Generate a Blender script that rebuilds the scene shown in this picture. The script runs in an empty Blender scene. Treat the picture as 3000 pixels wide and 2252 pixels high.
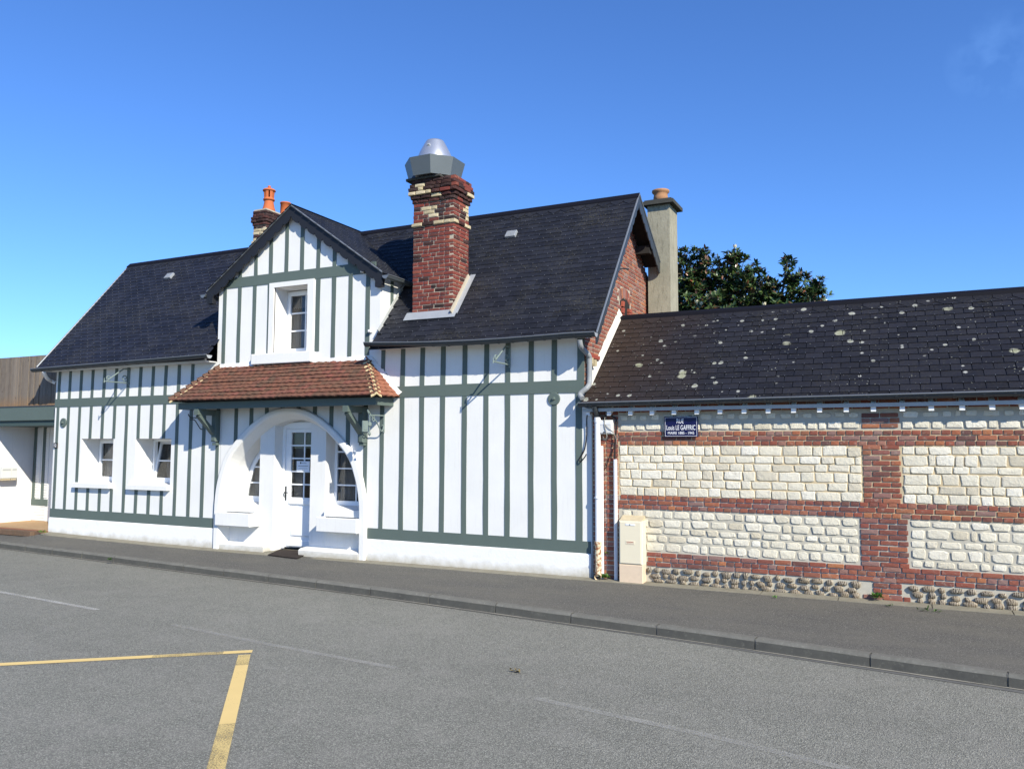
import bpy, math, random
from mathutils import Vector, Matrix
scene = bpy.context.scene
col = scene.collection
# ---------------------------------------------------------------- camera
CF, CPITCH, CROLL, CYAW = 2350.65, 0.0770113, 0.0028525, -0.451973
CD, CH = 12.0, 2.042
cp, sp, cy_, sy_ = math.cos(CPITCH), math.sin(CPITCH), math.cos(CYAW), math.sin(CYAW)
FW = Vector((cp*sy_, cp*cy_, sp)); RT0 = Vector((cy_, -sy_, 0)); UP0 = RT0.cross(FW)
RT = math.cos(CROLL)*RT0 + math.sin(CROLL)*UP0
UP = -math.sin(CROLL)*RT0 + math.cos(CROLL)*UP0
CAM = Vector((0, -CD, CH))
cam = bpy.data.cameras.new('camera'); cam.sensor_width = 36; cam.lens = CF/3000*36
cam.clip_start = .05; cam.clip_end = 3000
camo = bpy.data.objects.new('camera', cam); col.objects.link(camo)
mm = Matrix.Identity(4)
for i in range(3):
    mm[i][0] = RT[i]; mm[i][1] = UP[i]; mm[i][2] = -FW[i]; mm[i][3] = CAM[i]
camo.matrix_world = mm
scene.camera = camo
# ---------------------------------------------------------------- sky and sun
SUN = Vector((0.695, -0.453, 0.557)).normalized()
w = bpy.data.worlds.new('World'); scene.world = w; w.use_nodes = True
nt = w.node_tree; nt.nodes.clear()
out = nt.nodes.new('ShaderNodeOutputWorld'); bg = nt.nodes.new('ShaderNodeBackground')
sky = nt.nodes.new('ShaderNodeTexSky'); sky.sky_type = 'NISHITA'; sky.sun_disc = False
sky.sun_elevation = math.asin(SUN.z); sky.sun_rotation = math.atan2(SUN.x, SUN.y)
sky.air_density = 1.0; sky.dust_density = 0.0; sky.ozone_density = 2.0; sky.altitude = 50
# a faint wisp of cloud high on the right
tc = nt.nodes.new('ShaderNodeTexCoord')
d0 = (FW + RT*((2920-1500)/CF) - UP*((170-1126)/CF)).normalized()
dot = nt.nodes.new('ShaderNodeVectorMath'); dot.operation = 'DOT_PRODUCT'; dot.inputs[1].default_value = d0
nz = nt.nodes.new('ShaderNodeTexNoise'); nz.inputs['Scale'].default_value = 24; nz.inputs['Detail'].default_value = 6
mr = nt.nodes.new('ShaderNodeMapRange'); mr.inputs[1].default_value = .9988; mr.inputs[2].default_value = 1.0
mr.inputs[3].default_value = 0; mr.inputs[4].default_value = .3
mu = nt.nodes.new('ShaderNodeMath'); mu.operation = 'MULTIPLY'
mixc = nt.nodes.new('ShaderNodeMix'); mixc.data_type = 'RGBA'
mixc.inputs['B'].default_value = (4.2, 5.2, 6.6, 1)
nt.links.new(tc.outputs['Generated'], dot.inputs[0]); nt.links.new(tc.outputs['Generated'], nz.inputs['Vector'])
nt.links.new(dot.outputs['Value'], mr.inputs[0]); nt.links.new(mr.outputs[0], mu.inputs[0]); cr_ = nt.nodes.new('ShaderNodeMapRange'); cr_.inputs[1].default_value = .42; cr_.inputs[2].default_value = .75; nt.links.new(nz.outputs['Fac'], cr_.inputs[0]); nt.links.new(cr_.outputs[0], mu.inputs[1])
nt.links.new(mu.outputs[0], mixc.inputs['Factor']); nt.links.new(sky.outputs[0], mixc.inputs['A'])
tint = nt.nodes.new('ShaderNodeMix'); tint.data_type = 'RGBA'; tint.blend_type = 'MULTIPLY'; tint.inputs['Factor'].default_value = 1
tint.inputs['B'].default_value = (.37, .605, .98, 1); nt.links.new(mixc.outputs['Result'], tint.inputs['A'])
nt.links.new(tint.outputs['Result'], bg.inputs[0]); nt.links.new(bg.outputs[0], out.inputs[0])
bg.inputs[1].default_value = 0.147
sl = bpy.data.lights.new('sun', 'SUN'); sl.energy = 5.0; sl.angle = math.radians(.55); sl.color = (1, .94, .79)
so = bpy.data.objects.new('sun', sl); col.objects.link(so); so.location = (20, -20, 30)
so.rotation_euler = SUN.to_track_quat('Z', 'Y').to_euler()
scene.render.engine = 'CYCLES'
vs = scene.view_settings
vs.view_transform = 'Standard'; vs.look = 'None'; vs.exposure = 0.50; vs.gamma = 1; vs.use_curve_mapping = False

# ---------------------------------------------------------------- helpers
def ray(px, py): return FW + RT*((px-1500)/CF) - UP*((py-1126)/CF)
def atY(px, py, Y=0.0):
    d = ray(px, py); return CAM + d*((CD+Y)/d.y)
def atX(px, py, X):
    d = ray(px, py); return CAM + d*(X/d.x)
def atZ(px, py, Z):
    d = ray(px, py); return CAM + d*((Z-CH)/d.z)
def atP(px, py, P0, N):
    d = ray(px, py); return CAM + d*((Vector(P0)-CAM).dot(N)/d.dot(N))
R = random.Random(7)
ORG = {}
def org(o): return ORG.get(o.name, Vector((0, 0, 0))) if o else Vector((0, 0, 0))
def tag(o, label=None, cat=None, group=None, kind=None):
    if label: o['label'] = label
    if cat: o['category'] = cat
    if group: o['group'] = group
    if kind: o['kind'] = kind
    return o
def empty(name, loc, label, cat, group=None):
    o = bpy.data.objects.new(name, None); col.objects.link(o); o.location = loc
    o.empty_display_size = .2; ORG[o.name] = Vector(loc)
    return tag(o, label, cat, group)
class MB:
    def __init__(s): s.v = []; s.f = []; s.mi = []
    def add(s, vs_, fs, mi=0):
        b = len(s.v); s.v += [tuple(p) for p in vs_]; s.f += [tuple(b+i for i in f) for f in fs]; s.mi += [mi]*len(fs); return s
    def quad(s, a, b, c, d, mi=0): return s.add([a, b, c, d], [(0, 1, 2, 3)], mi)
    def box(s, x0, x1, y0, y1, z0, z1, mi=0):
        v = [(x0,y0,z0),(x1,y0,z0),(x1,y1,z0),(x0,y1,z0),(x0,y0,z1),(x1,y0,z1),(x1,y1,z1),(x0,y1,z1)]
        return s.add(v, [(0,3,2,1),(4,5,6,7),(0,1,5,4),(1,2,6,5),(2,3,7,6),(3,0,4,7)], mi)
    def obox(s, c, ax, ay, az, mi=0):
        c, ax, ay, az = Vector(c), Vector(ax), Vector(ay), Vector(az)
        v = [c+ax*i+ay*j+az*k for k in (-.5, .5) for (i, j) in ((-.5,-.5),(.5,-.5),(.5,.5),(-.5,.5))]
        return s.add(v, [(0,3,2,1),(4,5,6,7),(0,1,5,4),(1,2,6,5),(2,3,7,6),(3,0,4,7)], mi)
    def bbox(s, x0, x1, y0, y1, z0, z1, b=.01, mi=0):
        # box with its four front (-y) edges chamfered
        v = [(x0,y0+b,z0),(x1,y0+b,z0),(x1,y0+b,z1),(x0,y0+b,z1),(x0+b,y0,z0+b),(x1-b,y0,z0+b),(x1-b,y0,z1-b),(x0+b,y0,z1-b),
             (x0,y1,z0),(x1,y1,z0),(x1,y1,z1),(x0,y1,z1)]
        f = [(4,5,6,7),(0,1,5,4),(1,2,6,5),(2,3,7,6),(3,0,4,7),(0,8,9,1),(1,9,10,2),(2,10,11,3),(3,11,8,0),(8,11,10,9)]
        return s.add(v, f, mi)
    def prism(s, poly, off, mi=0):
        # planar polygon (list of 3D points) extruded by off
        n = len(poly); off = Vector(off); a = [Vector(p) for p in poly]; b = [p+off for p in a]
        f = [tuple(range(n)), tuple(reversed(range(n, 2*n)))] + [(i, i+n, (i+1) % n+n, (i+1) % n) for i in range(n)]
        return s.add(a+b, f, mi)
    def tube(s, pts, r, n=8, mi=0, cap=True):
        pts = [Vector(p) for p in pts]; rs = r if isinstance(r, (list, tuple)) else [r]*len(pts)
        rings = []; prev = None
        for i, p in enumerate(pts):
            t = (pts[min(i+1, len(pts)-1)]-pts[max(i-1, 0)]).normalized()
            if prev is None:
                a = t.cross(Vector((0, 0, 1)))
                if a.length < .1: a = t.cross(Vector((0, 1, 0)))
            else: a = prev - t*prev.dot(t)
            a.normalize(); prev = a; b = t.cross(a)
            rings.append([p + (a*math.cos(2*math.pi*k/n)+b*math.sin(2*math.pi*k/n))*rs[i] for k in range(n)])
        v = [q for r_ in rings for q in r_]; f = []
        for i in range(len(pts)-1):
            for k in range(n): f.append((i*n+k, i*n+(k+1) % n, (i+1)*n+(k+1) % n, (i+1)*n+k))
        if cap: f += [tuple(reversed(range(n))), tuple(range((len(pts)-1)*n, len(pts)*n))]
        return s.add(v, f, mi)
    def lathe(s, prof, c, n=20, mi=0, ax=Vector((0,0,1))):
        c = Vector(c); ax = Vector(ax).normalized(); a = ax.orthogonal().normalized(); b = ax.cross(a)
        v = [c+ax*h+(a*math.cos(2*math.pi*k/n)+b*math.sin(2*math.pi*k/n))*r for (r, h) in prof for k in range(n)]
        f = [(i*n+k, i*n+(k+1) % n, (i+1)*n+(k+1) % n, (i+1)*n+k) for i in range(len(prof)-1) for k in range(n)]
        f += [tuple(reversed(range(n))), tuple(range((len(prof)-1)*n, len(prof)*n))]
        return s.add(v, f, mi)
    def mesh(s, name, mats, o=Vector((0,0,0)), smooth=False):
        me = bpy.data.meshes.new(name)
        me.from_pydata([tuple(Vector(p)-o) for p in s.v], [], s.f)
        for m in (mats if isinstance(mats, (list, tuple)) else [mats]): me.materials.append(m)
        if any(s.mi): me.polygons.foreach_set('material_index', s.mi)
        if smooth: me.shade_smooth() if hasattr(me, 'shade_smooth') else None
        me.update(); return me
    def build(s, name, mats, parent=None, smooth=False, kind=None, label=None):
        L = org(parent)
        if parent is None and s.v:
            xs = [p[0] for p in s.v]; ys = [p[1] for p in s.v]; zs = [p[2] for p in s.v]
            L = Vector(((min(xs)+max(xs))/2, (min(ys)+max(ys))/2, min(zs)))
        o = bpy.data.objects.new(name, s.mesh(name, mats, L, smooth)); col.objects.link(o)
        if parent: o.parent = parent
        else: o.location = L
        ORG[o.name] = L
        if kind: o['kind'] = kind
        if label: o['label'] = label
        return o
def piece(name, me, loc, parent, scale=(1,1,1), rot=None, mat=None):
    o = bpy.data.objects.new(name, me); col.objects.link(o); o.parent = parent
    L = Vector(loc)-org(parent)
    if rot is None: rot = Matrix.Identity(3)
    o.matrix_basis = Matrix.Translation(L) @ rot.to_4x4() @ Matrix.Diagonal((scale[0], scale[1], scale[2], 1))
    return o

# ---------------------------------------------------------------- materials
class Mat:
    def __init__(s, name, rough=.8, spec=.3, metal=0):
        s.m = bpy.data.materials.new(name); s.m.use_nodes = True; s.nt = s.m.node_tree
        s.b = s.nt.nodes['Principled BSDF']; s.b.inputs['Roughness'].default_value = rough
        s.b.inputs['Specular IOR Level'].default_value = spec; s.b.inputs['Metallic'].default_value = metal
        g = s.nt.nodes.new('ShaderNodeNewGeometry'); s.geo = g; s.pos = g.outputs['Position']
    def N(s, t, **kw):
        n = s.nt.nodes.new(t)
        for k, v in kw.items(): setattr(n, k, v)
        return n
    def L(s, a, b): s.nt.links.new(a, b)
    def setv(s, sock, v):
        if isinstance(v, (int, float)): sock.default_value = v
        elif isinstance(v, (tuple, list)): sock.default_value = (*v, 1) if len(v) == 3 and len(sock.default_value) == 4 else v
        else: s.L(v, sock)
    def scalepos(s, sc):
        n = s.N('ShaderNodeMapping'); s.L(s.pos, n.inputs['Vector']); n.inputs['Scale'].default_value = sc; return n.outputs[0]
    def noise(s, scale, detail=4, rough=.6, vec=None, out='Fac'):
        n = s.N('ShaderNodeTexNoise'); n.inputs['Scale'].default_value = scale; n.inputs['Detail'].default_value = detail
        n.inputs['Roughness'].default_value = rough; s.L(vec or s.pos, n.inputs['Vector']); return n.outputs[out]
    def vor(s, scale, out='Distance', vec=None, feature='F1'):
        n = s.N('ShaderNodeTexVoronoi', feature=feature); n.inputs['Scale'].default_value = scale; s.L(vec or s.pos, n.inputs['Vector']); return n.outputs[out]
    def ramp(s, fac, stops, interp='LINEAR'):
        n = s.N('ShaderNodeValToRGB'); n.color_ramp.interpolation = interp; e = n.color_ramp.elements
        while len(e) < len(stops): e.new(.5)
        for el, (p, c) in zip(e, stops):
            el.position = p; el.color = (c, c, c, 1) if isinstance(c, (int, float)) else (*c, 1)
        s.setv(n.inputs[0], fac); return n.outputs[0]
    def mix(s, fac, a, b, blend='MIX'):
        n = s.N('ShaderNodeMix', data_type='RGBA', blend_type=blend); s.setv(n.inputs['Factor'], fac); s.setv(n.inputs['A'], a); s.setv(n.inputs['B'], b)
        return n.outputs['Result']
    def math(s, op, a, b=0.0, c=None):
        n = s.N('ShaderNodeMath', operation=op); s.setv(n.inputs[0], a); s.setv(n.inputs[1], b)
        if c is not None: s.setv(n.inputs[2], c)
        return n.outputs[0]
    def rnd(s, k=1.0):
        oi = s.N('ShaderNodeObjectInfo'); a = s.math('ADD', oi.outputs['Random'], s.geo.outputs['Random Per Island'])
        a = s.math('MULTIPLY', a, 7.31*k); return s.math('FRACT', a)
    def color(s, c): s.setv(s.b.inputs['Base Color'], c); return s
    def bump(s, h, strength=.3, dist=.01):
        n = s.N('ShaderNodeBump'); n.inputs['Strength'].default_value = strength; n.inputs['Distance'].default_value = dist
        s.L(h, n.inputs['Height']); s.L(n.outputs[0], s.b.inputs['Normal']); return s
    def rough(s, v): s.setv(s.b.inputs['Roughness'], v); return s
M = {}
def simple(name, c, rough=.7, spec=.3, metal=0, var=.12, sc=12, bump=.1):
    m = Mat(name, rough, spec, metal); n = m.noise(sc, 5)
    m.color(m.mix(n, tuple(x*(1-var) for x in c), tuple(min(1, x*(1+var)) for x in c)))
    if bump: m.bump(m.noise(sc*6, 3), bump, .004)
    M[name] = m.m; return m.m
# white limewashed render: faint vertical streaks, soft patches, hairline dirt
m = Mat('white_render', .85, .2)
c = m.mix(m.ramp(m.noise(1.3, 5), [(.35, 0), (.75, 1)]), (.755, .745, .72), (.69, .685, .665))
st = m.ramp(m.noise(3, 6, .7, m.scalepos((9, 9, .5))), [(.54, 0), (.8, .5)])
c = m.mix(st, c, (.58, .565, .52))
sp_ = m.ramp(m.noise(23, 3, .6, m.scalepos((1, 1, .35))), [(.74, 0), (.80, .5)])
c = m.mix(sp_, c, (.5, .47, .42))
m.color(c); m.bump(m.noise(26, 6, .65), .22, .006); M['white'] = m.m
# plinth: same paint, splashed with dirt at its foot
m = Mat('white_plinth', .9, .2)
z = m.N('ShaderNodeSeparateXYZ'); m.L(m.pos, z.inputs[0])
hz = m.math('ADD', z.outputs[2], m.math('MULTIPLY', m.noise(5, 6), -.22))
c = m.mix(m.ramp(m.math('ADD', hz, .16), [(.05, 1), (.22, 0)]), (.77, .77, .755), (.46, .43, .36))
c = m.mix(m.ramp(m.noise(7, 6), [(.6, 0), (.85, .5)]), c, (.55, .53, .48))
m.color(c); m.bump(m.noise(20, 6, .7), .4, .01); M['plinth'] = m.m
m = Mat('green_timber_paint', .62, .35)
c = m.mix(m.noise(2.2, 4), (.088, .116, .104), (.106, .138, .123))
c = m.mix(m.ramp(m.noise(6, 6, .7, m.scalepos((12, 12, .7))), [(.58, 0), (.85, .6)]), c, (.18, .21, .19))
m.color(c); m.bump(m.noise(14, 6, .7, m.scalepos((10, 10, .7))), .25, .004); M['green'] = m.m
simple('green_dark_paint', (.05, .075, .07), .6, .35); simple('pvc_white', (.82, .83, .84), .35, .5, 0, .02, 3, 0)
# slates
def slate(name, base, dev, lichen, moss, brown=0):
    m = Mat(name, .6, .22); r = m.rnd()
    c = m.mix(r, tuple(x*(1-dev) for x in base), tuple(x*(1+dev) for x in base))
    c = m.mix(m.ramp(m.noise(30, 5, .7), [(.4, 0), (.85, .45)]), c, tuple(x*1.8+.008 for x in base))
    if moss:
        a = m.math('MULTIPLY', m.ramp(m.noise(1.1, 4), [(.45, 0), (.68, 1)]), m.ramp(m.noise(38, 4, .7), [(.5, 0), (.62, 1)]))
        c = m.mix(m.math('MULTIPLY', a, moss), c, (.13, .115, .06))
    if brown:
        xx = m.N('ShaderNodeSeparateXYZ'); m.L(m.pos, xx.inputs[0])
        g = m.ramp(m.math('ADD', m.math('MULTIPLY', xx.outputs[0], -.5), m.math('MULTIPLY', m.noise(1.5, 5), .9)), [(.0, 0), (1, 0)])
        g = m.N('ShaderNodeMapRange'); m.L(m.math('ADD', m.math('MULTIPLY', xx.outputs[0], -.5), m.math('MULTIPLY', m.noise(1.5, 5), .9)), g.inputs[0]); g.inputs[1].default_value = 1.75; g.inputs[2].default_value = 2.7; g.inputs[4].default_value = .7; g = g.outputs[0]
        c = m.mix(g, c, (.045, .03, .022))
    if lichen:
        for sc, thr, seed, colr in ((2.7, .25, 0, (.33, .33, .24)), (4.2, .24, 3.7, (.37, .37, .33)), (5.5, .24, 6.1, (.36, .36, .33)), (20, .24, 9.1, (.26, .26, .22))):
            mp = m.N('ShaderNodeMapping'); m.L(m.pos, mp.inputs['Vector']); mp.inputs['Location'].default_value = (seed, seed*.7, seed*1.3)
            wob = m.N('ShaderNodeVectorMath', operation='MULTIPLY_ADD'); m.L(m.noise(9 if sc < 20 else 60, 3, .6, mp.outputs[0], 'Color'), wob.inputs[0])
            wob.inputs[1].default_value = (.05/sc*4.6,)*3; m.L(mp.outputs[0], wob.inputs[2])
            n = m.N('ShaderNodeTexVoronoi'); n.inputs['Scale'].default_value = sc; m.L(wob.outputs[0], n.inputs['Vector'])
            sep = m.N('ShaderNodeSeparateColor'); m.L(n.outputs['Color'], sep.inputs[0])
            keep = m.ramp(sep.outputs[0], [(0, 0), (.62, 0), (.64, .35), (1, 1)])
            rad = m.math('MULTIPLY', keep, thr)
            rr_ = m.math('DIVIDE', n.outputs['Distance'], m.math('MAXIMUM', rad, .0005)); inside = m.ramp(m.math('ADD', rr_, m.math('MULTIPLY', m.noise(50, 4, .7), .5)), [(.95, 1), (1.0, 0)]) if False else m.math('SMOOTH_MIN', 1.0, m.math('MAXIMUM', m.math('MULTIPLY', m.math('SUBTRACT', 1.25, m.math('ADD', rr_, m.math('MULTIPLY', m.noise(55, 4, .7), .5))), 3.0), 0.0), .1)
            core = m.math('MULTIPLY', m.math('LESS_THAN', n.outputs['Distance'], m.math('MULTIPLY', rad, .55)), .55)
            cc = m.mix(core, colr, (.22, .23, .13))
            zone = m.ramp(m.noise(.8, 3), [(.30, .0), (.42, 1)]) if sc < 20 else m.ramp(m.noise(1.6, 3), [(.45, .0), (.6, 1)])
            c = m.mix(m.math('MULTIPLY', m.math('MULTIPLY', inside, zone), .92*lichen), c, cc)
    m.color(c); m.rough(m.ramp(m.noise(14, 4), [(.3, .45), (.8, .7)])); m.bump(m.noise(45, 5, .7), .35, .003); M[name] = m.m
slate('slate', (.0140, .0150, .0205), .35, 0, .38); slate('slate_left', (.0140, .0155, .0235), .32, 0, .3)
slate('slate_lichen', (.0140, .0140, .0180), .32, 1, .15, 1)
simple('slate_edge', (.012, .013, .018), .6, .4); simple('hook_metal', (.22, .23, .25), .5, .4, .5, .1, 10, 0)
simple('zinc', (.22, .235, .25), .45, .5, .55, .15, 5, .05); simple('zinc_dark', (.045, .052, .058), .45, .5, .25, .2, 5, .05)
simple('zinc_pale', (.42, .44, .46), .45, .5, .35, .15, 5, .05); simple('lead_black', (.006, .006, .010), .7, .15)
simple('galvanised', (.62, .63, .65), .32, .6, .75, .06, 3, 0)
simple('hood_metal', (.13, .15, .16), .5, .5, .4, .12, 4, .03)
def brick(name, stops, mort=0, rough=.9):
    m = Mat(name, rough, .2); r = m.rnd()
    c = m.ramp(r, stops)
    c = m.mix(m.ramp(m.noise(34, 5, .7), [(.3, 0), (.75, .55)]), c, m.mix(.5, c, (.05, .03, .025)))
    c = m.mix(m.ramp(m.noise(13, 6, .75), [(.56, 0), (.74, mort)]), c, (.46, .40, .33))
    m.color(c); m.bump(m.noise(60, 5, .7), .5, .006); M[name] = m.m
REDS = [(0, (.25, .085, .06)), (.18, (.33, .10, .065)), (.36, (.18, .08, .068)), (.5, (.40, .14, .075)), (.62, (.30, .19, .165)), (.75, (.28, .09, .07)), (.88, (.46, .18, .085)), (1, (.15, .08, .075))]
brick('brick_wall', [(p_, tuple(x*.9 for x in c_)) for p_, c_ in REDS], .6)
brick('brick_chimney', [(0, (.17, .040, .032)), (.3, (.215, .050, .038)), (.55, (.13, .036, .031)), (.8, (.26, .072, .047)), (1, (.085, .032, .029))], .35)
brick('brick_gable', [(0, (.36, .085, .05)), (.4, (.28, .058, .04)), (.7, (.38, .10, .06)), (1, (.26, .07, .055))], .3)
brick('brick_sooty', [(0, (.05, .022, .02)), (.4, (.03, .02, .02)), (.7, (.085, .03, .026)), (1, (.045, .03, .03))], .18)
brick('brick_cream', [(0, (.55, .46, .29)), (.5, (.44, .37, .23)), (1, (.60, .51, .34))], .1)
def rubble(name, stops, bs=.5, sc=16, stain=(.55, .5, .38), sa=.5):
    m = Mat(name, .93, .15); c = m.ramp(m.rnd(), stops)
    c = m.mix(m.ramp(m.noise(sc, 6, .7), [(.5, 0), (.75, sa)]), c, stain)
    m.color(c); m.bump(m.noise(sc*1.6, 6, .75), bs, .018); M[name] = m.m
rubble('chalk', [(0, (.74, .68, .54)), (.3, (.66, .61, .49)), (.55, (.77, .72, .60)), (.75, (.56, .50, .38)), (.9, (.70, .65, .53)), (1, (.78, .74, .64))], .8, 13, (.46, .41, .31), .6)
simple('mortar', (.46, .43, .355), .95, .1, 0, .2, 14, .5); simple('mortar_yellow', (.52, .42, .27), .95, .1, 0, .25, 14, .5)
simple('mortar_pale', (.42, .37, .285), .95, .1, 0, .15, 20, .4)
simple('cement_flashing', (.58, .55, .48), .95, .1, 0, .18, 8, .5)
m = Mat('flint', .5, .45); r = m.rnd()
wv = m.N('ShaderNodeTexWave'); wv.inputs['Scale'].default_value = 13; wv.inputs['Distortion'].default_value = 9; wv.inputs['Detail'].default_value = 3; m.L(m.pos, wv.inputs['Vector'])
c = m.ramp(wv.outputs['Fac'], [(0, (.035, .03, .028)), (.4, (.10, .075, .05)), (.62, (.34, .26, .15)), (.8, (.55, .50, .40)), (1, (.10, .085, .07))])
c = m.mix(m.math('MULTIPLY', r, .35), c, (.30, .22, .13)); m.color(c); m.bump(m.noise(22, 4), .6, .02); M['flint'] = m.m
def tilemat(name, stops):
    m = Mat(name, .85, .2); c = m.ramp(m.rnd(), stops)
    c = m.mix(m.ramp(m.noise(9, 6, .75), [(.42, 0), (.72, .45)]), c, (.105, .075, .05))
    c = m.mix(m.ramp(m.noise(55, 4, .7), [(.66, 0), (.72, .8)]), c, (.34, .31, .22))
    m.color(c); m.bump(m.noise(40, 5, .7), .4, .005); M[name] = m.m
tilemat('clay_tile', [(0, (.15, .066, .044)), (.25, (.175, .074, .047)), (.45, (.12, .060, .042)), (.65, (.195, .070, .052)), (.85, (.14, .070, .045)), (1, (.105, .060, .042))])
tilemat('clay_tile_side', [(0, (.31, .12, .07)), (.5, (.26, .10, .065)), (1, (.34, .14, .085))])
simple('hip_mortar', (.62, .50, .28), .9, .1, 0, .2, 20, .3); simple('hip_tile', (.13, .075, .052), .85, .2, 0, .3, 14, .3)
simple('terracotta', (.46, .125, .045), .75, .3, 0, .12, 9, .1); simple('terracotta_old', (.36, .19, .10), .85, .2, 0, .25, 9, .2)
m = Mat('old_concrete', .95, .1)
c = m.mix(m.ramp(m.noise(1.6, 5), [(.3, 0), (.7, 1)]), (.36, .335, .255), (.27, .255, .195))
c = m.mix(m.ramp(m.noise(7, 6, .75, m.scalepos((3, 3, .6))), [(.5, 0), (.72, .75)]), c, (.13, .12, .09))
m.color(c); m.bump(m.noise(30, 6, .7), .6, .01); M['concrete_chimney'] = m.m
simple('cap_concrete', (.06, .06, .055), .95, .1, 0, .4, 8, .4)
simple('mailbox_white', (.62, .62, .58), .5, .4, 0, .03, 4, 0)
simple('iron_paint', (.17, .215, .20), .6, .4, 0, .25, 30, .2); simple('iron_black', (.02, .025, .03), .6, .4)
simple('pipe_white', (.74, .74, .75), .45, .4, 0, .05, 3, .05); simple('pipe_grey', (.27, .28, .285), .55, .4, 0, .15, 7, .1)
m = Mat('pipe_rusty', .7, .3); c = m.mix(m.ramp(m.noise(16, 6, .75), [(.47, 0), (.55, 1)]), (.72, .62, .42), (.26, .10, .045)); m.color(c); M['pipe_rusty'] = m.m
simple('meter_cream', (.71, .64, .48), .6, .3, 0, .05, 3, .05); simple('meter_foot', (.66, .52, .38), .85, .2, 0, .12, 16, .2)
simple('meter_top', (.50, .42, .28), .8, .2, 0, .2, 12, .1)
simple('box_grey', (.62, .62, .60), .55, .3, 0, .05, 4, .05); simple('cable_black', (.012, .012, .013), .6, .3, 0, .1, 5, 0)
simple('cable_grey', (.30, .29, .26), .7, .2, 0, .2, 20, 0)
simple('enamel_blue', (.006, .007, .055), .3, .3, 0, .1, 4, 0); simple('enamel_white', (.82, .82, .84), .3, .5, 0, .01, 4, 0)
simple('print_dark', (.03, .03, .03), .8, .1, 0, 0, 4, 0); simple('print_red', (.35, .08, .05), .8, .1, 0, 0, 4, 0); simple('paper', (.74, .77, .82), .9, .1, 0, .02, 4, 0)
simple('doormat', (.045, .037, .033), .98, .05, 0, .3, 90, .6)
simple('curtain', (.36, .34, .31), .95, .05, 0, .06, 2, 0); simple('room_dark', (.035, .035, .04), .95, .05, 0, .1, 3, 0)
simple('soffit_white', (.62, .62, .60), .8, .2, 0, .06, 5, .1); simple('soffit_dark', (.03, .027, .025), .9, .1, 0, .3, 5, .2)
simple('fascia_grey', (.42, .43, .42), .75, .2, 0, .12, 8, .15); simple('rafter_white', (.80, .80, .79), .75, .2, 0, .04, 8, .1)
m = Mat('window_glass', .03, .5); m.b.inputs['Transmission Weight'].default_value = 1.0; m.b.inputs['IOR'].default_value = 1.45; m.color((.62, .65, .68)); m.b.inputs['Roughness'].default_value = .0; M['glass'] = m.m
m = Mat('weathered_board', .9, .15)
g = m.noise(5, 6, .7, m.scalepos((16, 16, .9)))
c = m.mix(m.rnd(), (.07, .056, .048), (.20, .168, .14)); c = m.mix(m.ramp(g, [(.3, 0), (.7, .8)]), c, (.25, .21, .17))
zz = m.N('ShaderNodeSeparateXYZ'); m.L(m.pos, zz.inputs[0])
c = m.mix(m.ramp(m.math('ADD', m.math('SUBTRACT', 3.2, zz.outputs[2]), m.math('MULTIPLY', m.noise(4, 4), .3)), [(.1, 0), (.4, .75)]), c, (.24, .14, .07))
kn = m.N('ShaderNodeTexVoronoi'); kn.inputs['Scale'].default_value = 5; m.L(m.scalepos((1.6, 1, .8)), kn.inputs['Vector'])
c = m.mix(m.ramp(kn.outputs['Distance'], [(.06, .85), (.12, 0)]), c, (.06, .04, .03))
m.color(c); m.bump(g, .5, .006); M['board'] = m.m
# ground materials
m = Mat('road_asphalt', .88, .25)
v1 = m.N('ShaderNodeTexVoronoi'); v1.inputs['Scale'].default_value = 105; m.L(m.pos, v1.inputs['Vector'])
sc_ = m.N('ShaderNodeSeparateColor'); m.L(v1.outputs['Color'], sc_.inputs[0])
c = m.ramp(sc_.outputs[0], [(0, (.175, .173, .146)), (.5, (.27, .266, .224)), (.85, (.36, .353, .297)), (1, (.48, .47, .40))])
c = m.mix(m.ramp(v1.outputs['Distance'], [(.25, 0), (.75, .62)]), c, (.075, .073, .064))
big = m.ramp(m.noise(.55, 5, .6, m.scalepos((.5, 1.3, 1))), [(.3, .0), (.75, 1)])
c = m.mix(m.math('MULTIPLY', big, .30), c, m.mix(1, c, (.72, .72, .73), 'MULTIPLY'))
c = m.mix(m.ramp(m.noise(2.4, 6, .7), [(.45, 0), (.8, .4)]), c, (.30, .285, .25))
lane = m.ramp(m.noise(.7, 4, .6, m.scalepos((.12, 1.0, 1))), [(.38, 0), (.62, 1)])
c = m.mix(m.math('MULTIPLY', lane, .22), c, m.mix(1, c, (.66, .66, .67), 'MULTIPLY'))
c = m.mix(m.ramp(m.noise(9, 6, .8), [(.68, 0), (.80, .35)]), c, (.09, .088, .08))
ck = m.N('ShaderNodeTexVoronoi', feature='DISTANCE_TO_EDGE'); ck.inputs['Scale'].default_value = .22
wb = m.N('ShaderNodeVectorMath', operation='MULTIPLY_ADD'); m.L(m.noise(1.5, 6, .7, None, 'Color'), wb.inputs[0]); wb.inputs[1].default_value = (1.2,)*3; m.L(m.pos, wb.inputs[2]); m.L(wb.outputs[0], ck.inputs['Vector'])
m.color(c); m.bump(v1.outputs['Distance'], .9, .006); m.rough(.85); M['road'] = m.m
m = Mat('pavement_asphalt', .92, .2)
v1 = m.N('ShaderNodeTexVoronoi'); v1.inputs['Scale'].default_value = 150; m.L(m.pos, v1.inputs['Vector'])
sc_ = m.N('ShaderNodeSeparateColor'); m.L(v1.outputs['Color'], sc_.inputs[0])
c = m.ramp(sc_.outputs[0], [(0, (.055, .053, .048)), (.6, (.105, .101, .092)), (.93, (.145, .14, .128)), (1, (.32, .31, .27))])
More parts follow.
